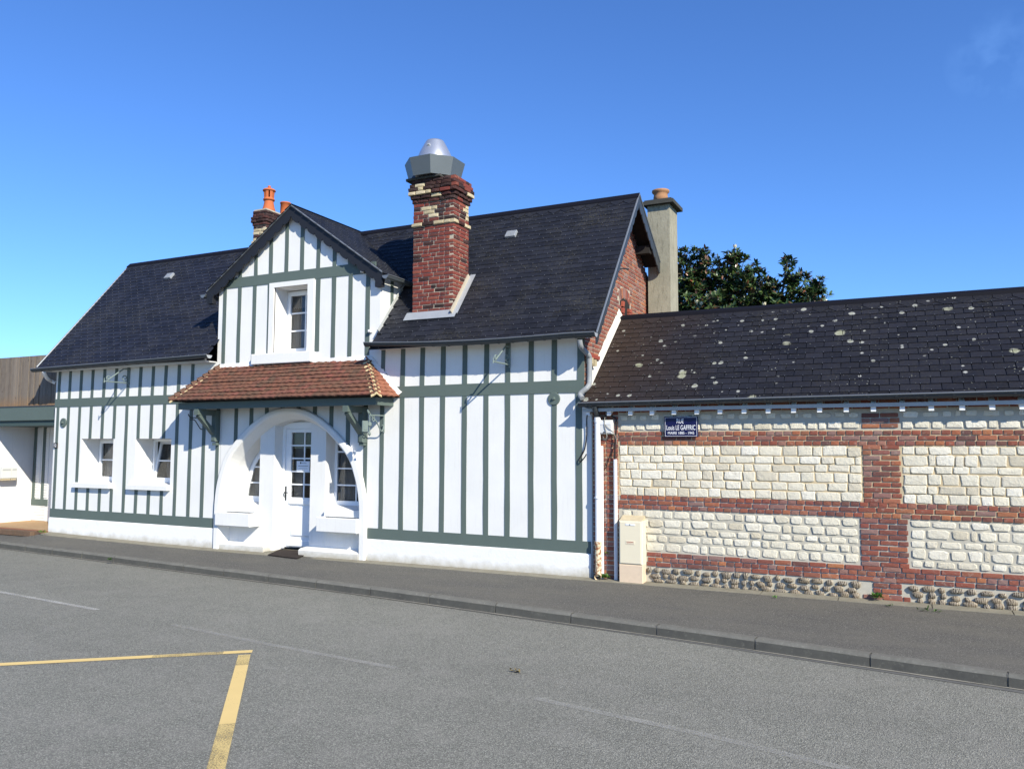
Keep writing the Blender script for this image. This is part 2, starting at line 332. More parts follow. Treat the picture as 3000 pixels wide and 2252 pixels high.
c = m.mix(m.ramp(m.noise(.9, 6, .65, m.scalepos((.6, 1.6, 1))), [(.35, 0), (.72, .6)]), c, (.155, .145, .12))
c = m.mix(m.ramp(m.noise(30, 3), [(.68, 0), (.74, .45)]), c, (.15, .14, .12))
m.color(c); m.bump(v1.outputs['Distance'], .6, .004); M['pavement'] = m.m
def conc(name, a, b, d, sc=3):
    m = Mat(name, .93, .15); c = m.mix(m.ramp(m.noise(sc, 6, .7), [(.3, 0), (.7, 1)]), a, b)
    c = m.mix(m.ramp(m.noise(sc*5, 5, .75), [(.55, 0), (.72, .7)]), c, d); m.color(c); m.bump(m.noise(60, 5, .7), .5, .004); M[name] = m.m
conc('kerb_concrete', (.105, .102, .088), (.075, .073, .066), (.16, .155, .13), 4)
conc('kerb_worn', (.17, .165, .145), (.125, .12, .105), (.26, .25, .21), 6); conc('edging_concrete', (.27, .25, .195), (.19, .175, .135), (.10, .095, .06), 5)
conc('gutter_concrete', (.15, .148, .138), (.105, .105, .10), (.19, .185, .165), 5)
conc('joint_pale', (.30, .28, .24), (.22, .21, .18), (.36, .34, .29), 8)
conc('floor_tile', (.44, .30, .17), (.36, .235, .13), (.30, .17, .09), 3)
conc('paver_brown', (.17, .105, .07), (.12, .085, .06), (.22, .16, .10), 4); conc('paver_red', (.30, .12, .07), (.24, .10, .06), (.2, .1, .06), 4)
simple('ground_earth', (.10, .10, .06), .95, .1, 0, .4, 2, .3)
def paint(name, c, thr, bw=.9, soft=.05):
    m = Mat(name, .8, .2)
    v = m.noise(85, 4, .75); big = m.noise(2.2, 4, .6); f = m.math('ADD', m.math('MULTIPLY', v, .7), m.math('MULTIPLY', big, bw))
    k = m.ramp(f, [(thr, 0), (thr+soft, 1)])
    rd = m.ramp(m.vor(105, 'Color'), [(0, .06), (1, .17)])
    m.color(m.mix(m.noise(5, 4), c, tuple(x*.88 for x in c))); m.L(k, m.b.inputs['Alpha']); M[name] = m.m
paint('paint_yellow', (.72, .53, .22), .34, .3); paint('paint_yellow_worn', (.62, .47, .20), .42, .35, .12); paint('paint_white_worn', (.46, .45, .41), .40, .22, .22); paint('paint_white', (.52, .51, .47), .36, .22, .2)
def leafm(name, stops, rough=.35, spec=.5):
    m = Mat(name, rough, spec); c = m.ramp(m.rnd(), stops); m.color(c); m.b.inputs['Subsurface Weight'].default_value = 0; M[name] = m.m
leafm('magnolia_leaf', [(0, (.014, .032, .012)), (.35, (.026, .055, .016)), (.62, (.045, .085, .02)), (.82, (.085, .13, .035)), (.88, (.05, .035, .018)), (.96, (.11, .05, .022)), (1, (.26, .09, .05))])
leafm('weed_leaf', [(0, (.03, .10, .012)), (.5, (.06, .15, .02)), (1, (.11, .19, .03))], .6, .3)
simple('bark', (.09, .08, .065), .9, .1, 0, .3, 12, .5); simple('flower_cream', (.82, .76, .55), .7, .2, 0, .05, 8, 0)
# ================================================================= GROUND
ZR = -0.17
def lerp(a, b, t): return a+(b-a)*t
def interp(tab, x):
    if x <= tab[0][0]: return tab[0][1]
    for (x0, y0), (x1, y1) in zip(tab, tab[1:]):
        if x <= x1: return lerp(y0, y1, (x-x0)/(x1-x0))
    return tab[-1][1]
BASEZ = [(-40, .1), (-18.5, .095), (-17.5, .085), (-15.5, .04), (-13, .0), (60, 0.0)]   # pavement height against the houses
def bz(x): return interp(BASEZ, x)
KL = [(-60, 1.6), (-30, .05), (-22, -.70), (-17.49, -1.106), (-7.717, -2.004), (-2.339, -2.676), (.93, -3.185), (6, -4.0), (60, -13)]  # foot of the kerb
def ky(x): return interp(KL, x)
g = MB().quad((-600, -600, -.30), (600, -600, -.30), (600, 600, -.30), (-600, 600, -.30)).build('ground', M['ground_earth']); g['kind'] = 'structure'
rd = MB(); xs = [-60+i*1.0 for i in range(121)]
for a, b in zip(xs, xs[1:]): rd.quad((a, -40, ZR), (b, -40, ZR), (b, ky(b)+.1, ZR), (a, ky(a)+.1, ZR))
road = rd.build('road', M['road']); road['kind'] = 'structure'
# concrete channel strip and pale mortar line at the foot of the kerb
ch = MB(); ml = MB()
xs2 = [-30+i*.5 for i in range(100)]
for a, b in zip(xs2, xs2[1:]):
    wa = .02+.08*max(0, min(1, (a+7)/8)); wb = .02+.08*max(0, min(1, (b+7)/8))
    ch.quad((a, ky(a)-wa, ZR+.004), (b, ky(b)-wb, ZR+.004), (b, ky(b)+.02, ZR+.006), (a, ky(a)+.02, ZR+.006))
    j = R.uniform(.012, .030)
    ml.quad((a, ky(a)-j, ZR+.010), (b, ky(b)-j, ZR+.010), (b, ky(b)+.02, ZR+.012), (a, ky(a)+.02, ZR+.012))
ch.build('gutter_strip', M['gutter_concrete'], road); ml.build('mortar_line', M['joint_pale'], road)
# pavement
pv = MB(); KT = .13
def kdir(x): return Vector((1, (ky(x+.5)-ky(x-.5)), 0)).normalized()
xs = [-30+i*.5 for i in range(161)]
def pz(x, t): return lerp(ZR+KT-.002, bz(x), t)
for a, b in zip(xs, xs[1:]):
    n = 6
    for i in range(n):
        t0, t1 = i/n, (i+1)/n
        ya = lambda t: lerp(ky(a)+.10, .05 if a > -17.6 else 1.95, t)
        yb = lambda t: lerp(ky(b)+.10, .05 if b > -17.6 else 1.95, t)
        pv.quad((a, ya(t0), pz(a, t0)), (b, yb(t0), pz(b, t0)), (b, yb(t1), pz(b, t1)), (a, ya(t1), pz(a, t1)))
pave = pv.build('pavement', M['pavement']); pave['kind'] = 'structure'
def pvz(x, y):
    y1 = .05 if x > -17.6 else 1.95
    t = (y-(ky(x)+.10))/(y1-(ky(x)+.10)); return pz(x, max(0, min(1, t)))
# kerb stones, joints read from the photograph
JX = [-330, -240, -160, -75, 0-4, 72, 151, 238, 332, 431, 535, 653, 784, 924, 1083, 1255, 1450, 1671, 1922, 2211, 2549, 2953, 3460, 4100]
def kfoot(px):
    # walk along the pixel column to where the road meets the kerb line
    lo, hi = -26.0, 12.0
    for _ in range(50):
        mid = (lo+hi)/2; d = Vector((mid, ky(mid), ZR))-CAM
        u = 1500+CF*d.dot(RT)/d.dot(FW)
        if u < px: lo = mid
        else: hi = mid
    return lo
kerb = MB().box(-30, -29.9, ky(-30), ky(-30)+.02, ZR-.05, ZR+.02).build('kerb', M['kerb_concrete']); kerb['kind'] = 'structure'
kx = sorted(kfoot(p) for p in JX)
kx = [kx[0]-1*i for i in range(6, 0, -1)] + kx + [kx[-1]+1.2*i for i in range(1, 12)]
for a, b in zip(kx, kx[1:]):
    if b-a < .3: continue
    s = MB(); A = Vector((a+.008, ky(a), ZR)); B = Vector((b-.008, ky(b), ZR)); d = (B-A).normalized(); n = Vector((-d.y, d.x, 0))
    h = KT+R.uniform(-.004, .004); prof = [(.0, -.05), (.012, h-.03), (.035, h), (.13, h+.001), (.13, -.05)]
    nseg = 6; rows = []
    for i in range(nseg+1):
        p = A.lerp(B, i/nseg); jj = R.uniform(-.003, .003); rows.append([p+n*(o+jj)+Vector((0, 0, zz_+R.uniform(-.002, .002))) for o, zz_ in prof])
    k = len(prof); v = [q for r_ in rows for q in r_]
    f = [(i*k+j, (i+1)*k+j, (i+1)*k+j+1, i*k+j+1) for i in range(nseg) for j in range(k-1)] + [tuple(range(k)), tuple(reversed(range(nseg*k, nseg*k+k)))]
    s.add(v, f); s.mi = [1 if (q_ < nseg*(k-1) and q_ % (k-1) in (1, 2)) else 0 for q_ in range(len(f))]; s.build('kerb_stone', [M['kerb_concrete'], M['kerb_worn']], kerb)
jn = MB()
for a in kx[1:-1]:
    p = Vector((a, ky(a), ZR)); d = kdir(a); n = Vector((-d.y, d.x, 0))
    jn.obox(p+n*.072+Vector((0, 0, KT/2-.006)), d*.012, n*.105, (0, 0, KT-.006))
jn.build('joint_mortar', M['gutter_concrete'], kerb)
# edging slabs against the houses
x = -17.45
while x < 14:
    L_ = R.uniform(.85, 1.15); wd = .26 if x < -5 else .24
    x1 = x+L_
    if not (-11.15 < (x+x1)/2 < -10.05):
        z0, z1 = bz(x), bz(x1); y0 = -.02-wd
        v = [(x+.006, y0+R.uniform(-.015, .015), pvz(x, y0)+.006), (x1-.006, y0+R.uniform(-.015, .015), pvz(x1, y0)+.006), (x1-.006, .03, z1+.012), (x+.006, .03, z0+.012)]
        MB().prism([Vector(q) for q in reversed(v)], (0, 0, -.05)).build('edging_slab', M['edging_concrete'], pave)
    x = x1
# porch floor of the left annex and the brown pavers in front of it
fl = MB().box(-21.6, -17.52, .02, 1.95, .0, .112).build('porch_floor', M['floor_tile'], pave)
for i in range(24):
    for j in range(3):
        xx0 = -21.8+i*.18
        if xx0+.17 > -17.55 and j > 1: continue
        MB().box(xx0+.004, xx0+.174, -.02-.11*(j+1)+.004, -.02-.11*j-.004, .0, .102+R.uniform(-.003, .003)).build('paver', M['paver_red'] if j == 0 else M['paver_brown'], pave)
# road markings: worn yellow bay corner and worn white dashes
def strip(name, pts_l, pts_r, mat, lift=.005):
    s = MB(); n = len(pts_l)
    for i in range(n-1):
        s.quad(*[Vector((p.x, p.y, ZR+lift)) for p in (pts_l[i], pts_r[i], pts_r[i+1], pts_l[i+1])])
    return s.build(name, mat, road)
c0 = atZ(735, 1904, ZR); 
a1 = atZ(-250, 1955, ZR); a0 = atZ(675, 1915, ZR); am = atZ(440, 1922.5, ZR)
def band(P, Q, wdt, name, mat, lift=.005):
    d = (Q-P).normalized(); n = Vector((-d.y, d.x, 0))*wdt*.5; k = max(2, int((Q-P).length/.25))
    L1 = [P.lerp(Q, i/k)+n for i in range(k+1)]; L2 = [P.lerp(Q, i/k)-n for i in range(k+1)]
    return strip(name, L2, L1, mat, lift)
d1 = (a1-c0).normalized(); n1 = Vector((-d1.y, d1.x, 0)); p0 = c0+n1*.06
band(p0+d1*.98, p0+d1*6, .115, 'yellow_line', M['paint_yellow']); band(p0+d1*.28, p0+d1*.978, .115, 'yellow_line', M['paint_yellow_worn']); band(p0+d1*-.02, p0+d1*.278, .115, 'yellow_line', M['paint_yellow'])
q1 = (atZ(600, 2252, ZR)+atZ(665, 2252, ZR))/2; q0 = (atZ(697, 1925, ZR)+atZ(732, 1925, ZR))/2; d2 = (q1-q0).normalized()
band(q0+d2*-.1, q0+d2*.32, .125, 'yellow_line', M['paint_yellow_worn'], .0065); band(q0+d2*.322, q0+d2*2.1, .125, 'yellow_line', M['paint_yellow'], .0065); band(q0+d2*2.102, q0+d2*5, .125, 'yellow_line', M['paint_yellow_worn'], .0065)
for (A_, B_, mt) in (((-200, 1697), (285, 1786), 'paint_white'), ((505, 1830), (800, 1890), 'paint_white_worn'), ((800, 1890), (1160, 1957), 'paint_white_worn'), ((1570, 2046), (2110, 2163), 'paint_white_worn'), ((2110, 2163), (2560, 2272), 'paint_white_worn')):
    band(atZ(*A_, ZR), atZ(*B_, ZR), .085, 'white_dash', M[mt])

# ================================================================= shared piece meshes
def block(seed, n=8, jit=.0, bulge=.0, bev=.06, sq=.0, name='block', mat=None):
    # unit block: x,z in -.5..5, front at y=0 (towards -y), back at y=1
    r = random.Random(seed); out_, inn = [], []
    pts = []
    c_ = .5
    k = sq
    base = [(-c_+k, -c_), (c_-k, -c_), (c_, -c_+k), (c_, c_-k), (c_-k, c_), (-c_+k, c_), (-c_, c_-k), (-c_, -c_+k)]
    for (x_, z_) in base:
        x_ += r.uniform(-jit, jit); z_ += r.uniform(-jit, jit)
        x_ = max(-.5, min(.5, x_)); z_ = max(-.5, min(.5, z_))
        out_.append((x_, .10, z_)); f = 1-bev*2
        inn.append((x_*f+r.uniform(-jit, jit)*.4, r.uniform(-bulge, bulge)*.5, z_*f+r.uniform(-jit, jit)*.4))
    m_ = MB(); n = 8
    v = inn+out_+[(x_, 1, z_) for (x_, _, z_) in out_]+[(r.uniform(-.1, .1), -bulge, r.uniform(-.1, .1))]
    f = [(24, i, (i+1) % n) for i in range(n)] + [(i, i+n, (i+1) % n+n, (i+1) % n) for i in range(n)] + [(i+n, i+2*n, (i+1) % n+2*n, (i+1) % n+n) for i in range(n)]
    m_.add(v, f); return m_
def meshes(name, mat, count, smooth=False, **kw): return [block(i*13+5, **kw).mesh(name, M[mat], smooth=smooth) for i in range(count)]
BR_WALL = meshes('brick', 'brick_wall', 6, jit=.03, bulge=.05, bev=.03, sq=.05)
BR_CHIM = meshes('brick', 'brick_chimney', 6, jit=.035, bulge=.05, bev=.03, sq=.05)
BR_SOOT = meshes('brick', 'brick_sooty', 4, jit=.045, bulge=.08, bev=.04, sq=.06)
BR_CREAM = meshes('brick', 'brick_cream', 4, jit=.04, bulge=.06, bev=.04, sq=.05)
CHALK_A = meshes('chalk_stone', 'chalk', 9, jit=.075, bulge=.05, bev=.04, sq=.09)
CHALK_B = meshes('chalk_stone', 'chalk', 14, False, jit=.085, bulge=.05, bev=.045, sq=.16)
FLINT = meshes('flint_stone', 'flint', 9, True, jit=.11, bulge=.3, bev=.16, sq=.24)
ROT_X = Matrix.Rotation(math.pi/2, 3, 'Z')     # turns a -y facing piece to face +x
class Pieces:
    """first `limit` pieces become objects, the rest one joined mesh"""
    def __init__(s): s.items = []
    def add(s, me, loc, scale, rot=None, size=0): s.items.append((size, me, Vector(loc), scale, rot))
    def emit(s, name, parent, rest_parent, limit, rest_name):
        s.items.sort(key=lambda t: -t[0])
        for (_, me, loc, scale, rot) in s.items[:limit]: piece(name, me, loc, parent(loc) if callable(parent) else parent, scale, rot)
        by = {}
        for it in s.items[limit:]:
            by.setdefault(it[1].materials[0].name, []).append(it)
        for k_, lst in by.items():
            mb = MB()
            for (_, me, loc, scale, rot) in lst:
                T = Matrix.Translation(loc) @ (rot or Matrix.Identity(3)).to_4x4() @ Matrix.Diagonal((scale[0], scale[1], scale[2], 1))
                mb.add([T @ v.co for v in me.vertices], [tuple(p.vertices) for p in me.polygons])
            mb.build(rest_name, bpy.data.materials[k_], rest_parent, kind='stuff')
def vis(loc):  # apparent size weight
    d = (Vector(loc)-CAM).length; return 1/d
# ================================================================= HOUSE
house = empty('half_timbered_house', (-11, 0, 0), 'white half-timbered house with green studs, dormer gable and dark slate roof', 'house')
XL, XR, XG = -17.5, -4.42, -4.54
def X0(px, py): return atY(px, py).x
def Z0(px, py): return atY(px, py).z
def wall_rect(mb, x0, x1, z0, z1, holes, y=0.0):
    xs_ = sorted({x0, x1, *[h for q in holes for h in q[:2] if x0 < h < x1]}); zs_ = sorted({z0, z1, *[h for q in holes for h in q[2:] if z0 < h < z1]})
    for a, b in zip(xs_, xs_[1:]):
        for c_, d in zip(zs_, zs_[1:]):
            if any(q[0] <= (a+b)/2 <= q[1] and q[2] <= (c_+d)/2 <= q[3] for q in holes): continue
            mb.quad((a, y, c_), (b, y, c_), (b, y, d), (a, y, d))
ACX = -10.55
ATAB = [(1, 0), (1, .12), (1, .22), (.995, .35), (.972, .46), (.925, .565), (.845, .68), (.685, .79), (.505, .885), (.335, .95), (.16, .988), (0, 1)]
def arch_pts(hw, apex, n=44):
    P = [(-u, v) for u, v in ATAB] + [(u, v) for u, v in reversed(ATAB[:-1])]
    res = []
    for i in range(len(P)-1):
        p0, p1, p2, p3 = P[max(i-1, 0)], P[i], P[i+1], P[min(i+2, len(P)-1)]
        for k in range(4):
            t = k/4
            f = lambda a, b, c_, d: .5*((2*b)+(c_-a)*t+(2*a-5*b+4*c_-d)*t*t+(-a+3*b-3*c_+d)*t**3)
            res.append((ACX+hw*max(-1, min(1, f(p0[0], p1[0], p2[0], p3[0]))), apex*max(0, f(p0[1], p1[1], p2[1], p3[1]))))
    res.append((ACX+hw, 0)); return res
def arch_z(x, hw, apex):
    P = arch_pts(hw, apex); best = 0
    for (xa, za), (xb, zb) in zip(P, P[1:]):
        if xa <= x <= xb and xb > xa: best = lerp(za, zb, (x-xa)/(xb-xa)) if best == 0 else max(best, lerp(za, zb, (x-xa)/(xb-xa)))
    return best
W1 = (X0(239, 1290), X0(332.4, 1290), 1.215, Z0(285, 1284.6))
W2 = (X0(398, 1290), X0(502, 1290), 1.215, Z0(450, 1284.6))
DW = (-11.02, -10.18, 3.85, 5.138)
GX = [-12.33, -8.77]
SOF_R = Z0(1300, 1018)+.02; SOF_L = Z0(300, 1083)+.01
wall = MB()
wall_rect(wall, XL, -12.5, .3, SOF_L, [W1, W2])
wall_rect(wall, -12.5, -8.5, .3, 5.20, [DW, (GX[0], GX[1], 0, 2.9)])
wall_rect(wall, -8.5, XG, .3, SOF_R, []); wall_rect(wall, XG, XR, 0, 2.66, [])
AM = arch_pts(1.785, 2.73)
for (xa, za), (xb, zb) in zip(AM, AM[1:]):
    if xb-xa > 1e-5: wall.quad((xa, 0, za), (xb, 0, zb), (xb, 0, 2.9), (xa, 0, 2.9))
# dormer gable triangle
DAX, DAZ, DS = -10.56, 6.685, .70           # dormer axis, ridge height, slope
wall.add([(-12.5, 0, 5.2), (-8.5, 0, 5.2), (-8.5, 0, DAZ-DS*2.0-.06), (DAX, 0, DAZ-.06), (-12.5, 0, DAZ-DS*2.0-.06)], [(0, 1, 2, 3, 4)])
# window reveals
def reveal(mb, w_, depth, sill=True):
    x0, x1, z0, z1 = w_
    mb.quad((x0, 0, z0), (x0, 0, z1), (x0, depth, z1), (x0, depth, z0)); mb.quad((x1, 0, z1), (x1, 0, z0), (x1, depth, z0), (x1, depth, z1))
    mb.quad((x0, 0, z1), (x1, 0, z1), (x1, depth, z1), (x0, depth, z1))
    mb.quad((x0, 0, z0), (x0, depth, z0), (x1, depth, z0), (x1, 0, z0))
reveal(wall, W1, .5); reveal(wall, W2, .5); reveal(wall, DW, .45)
# left gable, rear wall, dormer cheeks
EY, EZ, RY, RZ = -.30, 3.815, 2.02, 6.656   # main roof: eave line and ridge
SL = (RZ-EZ)/(RY-EY)
def zmain(y): return EZ+(y-EY)*SL
RRY, RRZ = 3.40, 5.67
wall.add([(XL, 0, 0), (XL, 3.15, 0), (XL, 3.15, 5.7), (XL, RY, RZ-.12), (XL, 0, 3.95)], [(0, 1, 2, 3, 4)])
wall.quad((XL, 3.15, 0), (XG, 3.15, 0), (XG, 3.15, 5.7), (XL, 3.15, 5.7))
YD = EY+(5.18-EZ)/SL
for xx in (-12.5, -8.5): wall.add([(xx, 0, zmain(0)-.1), (xx, 0, 5.22), (xx, YD+.1, 5.22)], [(0, 1, 2)])
front = wall.build('front_wall', M['white'], house)
# plinth
for a, b in ((XL-.0, GX[0]-.05), (GX[1]+.05, XR-.01)):
    n = 14; pl_ = MB()
    for i in range(n):
        xa, xb = lerp(a, b, i/n), lerp(a, b, (i+1)/n); za, zb = [lerp(.372, .41, (xx-XR)/(XL-XR)) for xx in (xa, xb)]
        pl_.add([(xa, -.035, -.1), (xb, -.035, -.1), (xb, -.035, zb-.02), (xa, -.035, za-.02), (xa, -.012, za), (xb, -.012, zb), (xa, .05, za), (xb, .05, zb)], [(0, 1, 2, 3), (3, 2, 5, 4), (4, 5, 7, 6)])
    pl_.quad((b, -.035, -.1), (b, .05, -.1), (b, .05, .36), (b, -.035, .36)); pl_.quad((a, .05, -.1), (a, -.035, -.1), (a, -.035, .39), (a, .05, .39))
    pl_.build('plinth', M['plinth'], house)
# rails and studs
def rail(x0, x1, zf0, zf1, y=-.014, name='rail', par=None):
    s = MB(); n = max(2, int(abs(x1-x0)/.5)); rows = []
    for i in range(n+1):
        x_ = lerp(x0, x1, i/n); rows.append((x_, zf0(x_)+R.uniform(-.004, .004), zf1(x_)+R.uniform(-.004, .004)))
    for (a, b0, t0), (b, b1, t1) in zip(rows, rows[1:]):
        s.add([(a, y, b0), (b, y, b1), (b, y, t1), (a, y, t0), (a, .02, b0), (b, .02, b1), (b, .02, t1), (a, .02, t0)], [(0, 1, 2, 3), (0, 4, 5, 1), (3, 2, 6, 7)])
    s.quad((x0, y, rows[0][1]), (x0, y, rows[0][2]), (x0, .02, rows[0][2]), (x0, .02, rows[0][1])); e = rows[-1]
    s.quad((x1, y, e[2]), (x1, y, e[1]), (x1, .02, e[1]), (x1, .02, e[2]))
    return s.build(name, M['green'], par or front)
def lin(zl, zr): return lambda x_: lerp(zr, zl, (x_-XR)/(XL-XR))
bb, bt = lin(.413, .375), lin(.612, .562); mb_, mt = lin(2.914, 2.905), lin(3.096, 3.108)
rail(XL, GX[0]-.06, bb, bt); rail(GX[1]+.07, XR-.02, bb, bt)
rail(XL, -12.32, mb_, mt); rail(-8.42, XG, mb_, mt)
def stud(x_, wd, z0, z1, y=-.010, par=None, lean=0.0, name='stud'):
    s = MB(); n = max(2, int((z1-z0)/.45)); rows = []
    for i in range(n+1):
        zz_ = lerp(z0, z1, i/n); rows.append((zz_, x_-wd/2+R.uniform(-.004, .004)+lean*i/n, x_+wd/2+R.uniform(-.004, .004)+lean*i/n))
    for (a, l0, r0), (b, l1, r1) in zip(rows, rows[1:]):
        s.add([(l0, y, a), (r0, y, a), (r1, y, b), (l1, y, b), (l0, .02, a), (r0, .02, a), (r1, .02, b), (l1, .02, b)], [(0, 1, 2, 3), (1, 5, 6, 2), (4, 0, 3, 7)])
    return s.build(name, M['green'], par or front)
LX = [X0(p, 1200) for p in (170.7, 201.9, 234.5, 267.8, 302.2, 336.8, 372.5, 408.1, 445, 482.4, 521, 561, 600)]
for i, x_ in enumerate(LX):
    wd = .088
    if i < 12: stud(x_, wd, 3.10, SOF_L, lean=.01)
    # lower studs, cut by the two windows and their sills
    cut = None
    for wv in (W1, W2):
        if wv[0]-.10 < x_ < wv[1]+.03 and not (x_ < wv[0]): cut = wv
    if cut: stud(x_, wd, cut[3]+.004, 2.912); stud(x_, wd, .6, cut[2]-.115)
    else: stud(x_, wd, .6, 2.912)
xs_ = [X0(p, 1185) for p in (641, 693.6, 738, 783, 829, 875.5, 923.5, 972, 1021.4)]
for x_ in xs_:
    za = arch_z(x_, 1.785, 2.73)
    stud(x_, .09, (za if za > .1 else .6)+.005, 2.93)
RX = [X0(p, 1311) for p in (1070.8, 1118.7, 1177, 1235, 1296, 1360.4, 1424, 1487, 1556, 1624)]
for i, x_ in enumerate(RX):
    wd = .085 if i < 2 else .093
    stud(x_, wd, .56, 2.93 if i < 2 else 2.91)
    if i >= 1: stud(x_, wd, 3.105, SOF_R, lean=.006)
stud(-4.635, .11, .56, 2.91); stud(-4.60, .12, 3.105, SOF_R)
# dormer timber, and one narrow strip drawn as the window surround's shadow
rail(-12.36, -8.62, lambda x_: 5.225, lambda x_: 5.43, name='rail')
for p in (303, 422, 543): stud(X0(550+p/2.767, 880), .088, 3.70, 5.228, lean=.0)
for p in (1050,): stud(X0(550+p/2.767, 880)+.02, .10, 3.83, 5.228)
for p in (1185, 1320, 1462): stud(X0(550+p/2.767, 880), .093, 3.70, 5.228)
stud(-11.18, .03, 3.84, 5.228)  # no timber here: thin green strip painting the shadow edge beside the surround
for p in (427, 553, 673, 800, 926, 1058, 1190, 1315): 
    x_ = X0(550+p/2.767, 805); zt = DAZ-DS*abs(x_-DAX)-.12
    if zt > 5.5: stud(x_, .088, 5.425, zt)
# window surround, sills
su = MB(); x0, x1, z0, z1 = DW
for (a, b, c_, d) in ((x0-.12, x0, z0, z1+.095), (x1, x1+.155, z0, z1+.095), (x0, x1, z1, z1+.095)): su.box(a, b, -.03, .02, c_, d)
su.build('window_surround', M['white'], front)
MB().bbox(-11.475, -9.99, -.13, .12, 3.625, 3.832, .012).build('window_sill', M['white'], front)
for wv in (W1, W2):
    s = MB(); a, b = wv[0]-.13, wv[1]+.02; zt = wv[2]
    s.add([(a, -.10, zt-.105), (b, -.10, zt-.105), (b, -.10, zt-.012), (a, -.10, zt-.012), (wv[0], .44, zt+.035), (wv[1], .44, zt+.035), (b, .0, zt+.004), (a, .0, zt+.004), (b, .0, zt-.105), (a, .0, zt-.105)],
          [(0, 1, 2, 3), (3, 2, 6, 7), (7, 6, 5, 4), (1, 8, 6, 2), (9, 0, 3, 7), (0, 9, 8, 1)])
    s.build('window_sill', M['white'], front)
# ---- windows: frame, glazing bars, panes, curtain, dark room behind
def window(x0, x1, z0, z1, y, cols, rows, fw=.055, tilt=0.0, curtain=True, sash=True, par=None, csplit=None):
    fr = MB(); fr.box(x0, x0+fw, y-.03, y+.05, z0, z1); fr.box(x1-fw, x1, y-.03, y+.05, z0, z1); fr.box(x0+fw, x1-fw, y-.03, y+.05, z1-fw, z1); fr.box(x0+fw, x1-fw, y-.03, y+.05, z0, z0+fw)
    wn = fr.build('window', M['pvc_white'], par or house)
    a, b, c_, d = x0+fw*.8, x1-fw*.8, z0+fw*.8, z1-fw*.8
    T = Matrix.Translation((0, y, c_)) @ Matrix.Rotation(-tilt, 4, 'X') @ Matrix.Translation((0, -y, -c_))
    def put(mb, name, mat):
        mb.v = [tuple(T @ Vector(p)) for p in mb.v]; return mb.build(name, M[mat], wn)
    sw = .05; s = MB(); y0 = y-.045
    s.box(a, a+sw, y0, y+.01, c_, d); s.box(b-sw, b, y0, y+.01, c_, d); s.box(a+sw, b-sw, y0, y+.01, d-sw, d); s.box(a+sw, b-sw, y0, y+.01, c_, c_+sw); put(s, 'sash', 'pvc_white')
    a += sw; b -= sw; c_ += sw; d -= sw
    for i in range(1, cols): xx = lerp(a, b, i/cols); put(MB().box(xx-.014, xx+.014, y-.032, y, c_, d), 'glazing_bar', 'pvc_white')
    for j in range(1, rows): zz_ = lerp(c_, d, j/rows); put(MB().box(a, b, y-.030, y-.001, zz_-.014, zz_+.014), 'glazing_bar', 'pvc_white')
    for i in range(cols):
        for j in range(rows):
            put(MB().box(lerp(a, b, i/cols)+.012, lerp(a, b, (i+1)/cols)-.012, y-.018, y-.014, lerp(c_, d, j/rows)+.012, lerp(c_, d, (j+1)/rows)-.012), 'pane', 'glass')
    if curtain:
        s = MB(); n = 20; cx1 = csplit if csplit else x1
        P = [(lerp(x0+.03, cx1, i/n), y+(.34 if tilt else .10)+.012*math.sin(i*1.9)) for i in range(n+1)]
        for (xa, ya), (xb, yb) in zip(P, P[1:]): s.quad((xa, ya, z0), (xb, yb, z0), (xb, yb, z1), (xa, ya, z1))
        s.build('curtain', M['curtain'], wn)
    return wn
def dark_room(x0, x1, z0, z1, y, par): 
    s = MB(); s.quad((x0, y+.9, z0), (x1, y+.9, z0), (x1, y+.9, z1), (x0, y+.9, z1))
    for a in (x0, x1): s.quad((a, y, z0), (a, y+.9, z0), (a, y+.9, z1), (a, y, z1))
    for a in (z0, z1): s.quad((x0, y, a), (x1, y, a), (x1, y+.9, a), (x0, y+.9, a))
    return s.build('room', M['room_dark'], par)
for k_, wv in enumerate((W1, W2)):
    wn = window(wv[0]+.01, wv[1]-.01, wv[2]+.03, wv[3]-.005, .47, 1, 2, tilt=math.radians(11) if k_ else 0)
    dark_room(wv[0]-.1, wv[1]+.1, wv[2]-.1, wv[3]+.1, .53, wn)
wn = window(DW[0]-.0, DW[1]+.1, DW[2]+.02, DW[3]-.02, .40, 2, 3, curtain=True, csplit=-10.68); dark_room(DW[0]-.1, DW[1]+.2, DW[2]-.05, DW[3]+.05, .46, wn)
# ---- arched entrance
def ring(mb, A, ya, B, yb):
    for i in range(len(A)-1): mb.quad((A[i][0], ya, A[i][1]), (A[i+1][0], ya, A[i+1][1]), (B[i+1][0], yb, B[i+1][1]), (B[i][0], yb, B[i][1]))
A0, A1 = arch_pts(1.84, 2.775), arch_pts(1.835, 2.77); B0, B1 = arch_pts(1.72, 2.70), arch_pts(1.695, 2.66); C0 = arch_pts(1.64, 2.55); D0 = arch_pts(1.575, 2.54); D1 = arch_pts(1.44, 2.39); D2 = arch_pts(1.40, 2.35)
ar = MB(); ring(ar, A0, .01, A0, -.07); ring(ar, A0, -.07, arch_pts(1.82, 2.755), -.085); ring(ar, arch_pts(1.82, 2.755), -.085, B0, -.085); ring(ar, B0, -.085, B1, -.06); ring(ar, B1, -.06, C0, .15); ring(ar, C0, .15, D0, .42)
arch = ar.build('entrance_arch', M['white'], house, smooth=False)
PIERS = ((-11.43, -11.064), (-10.162, -9.804))
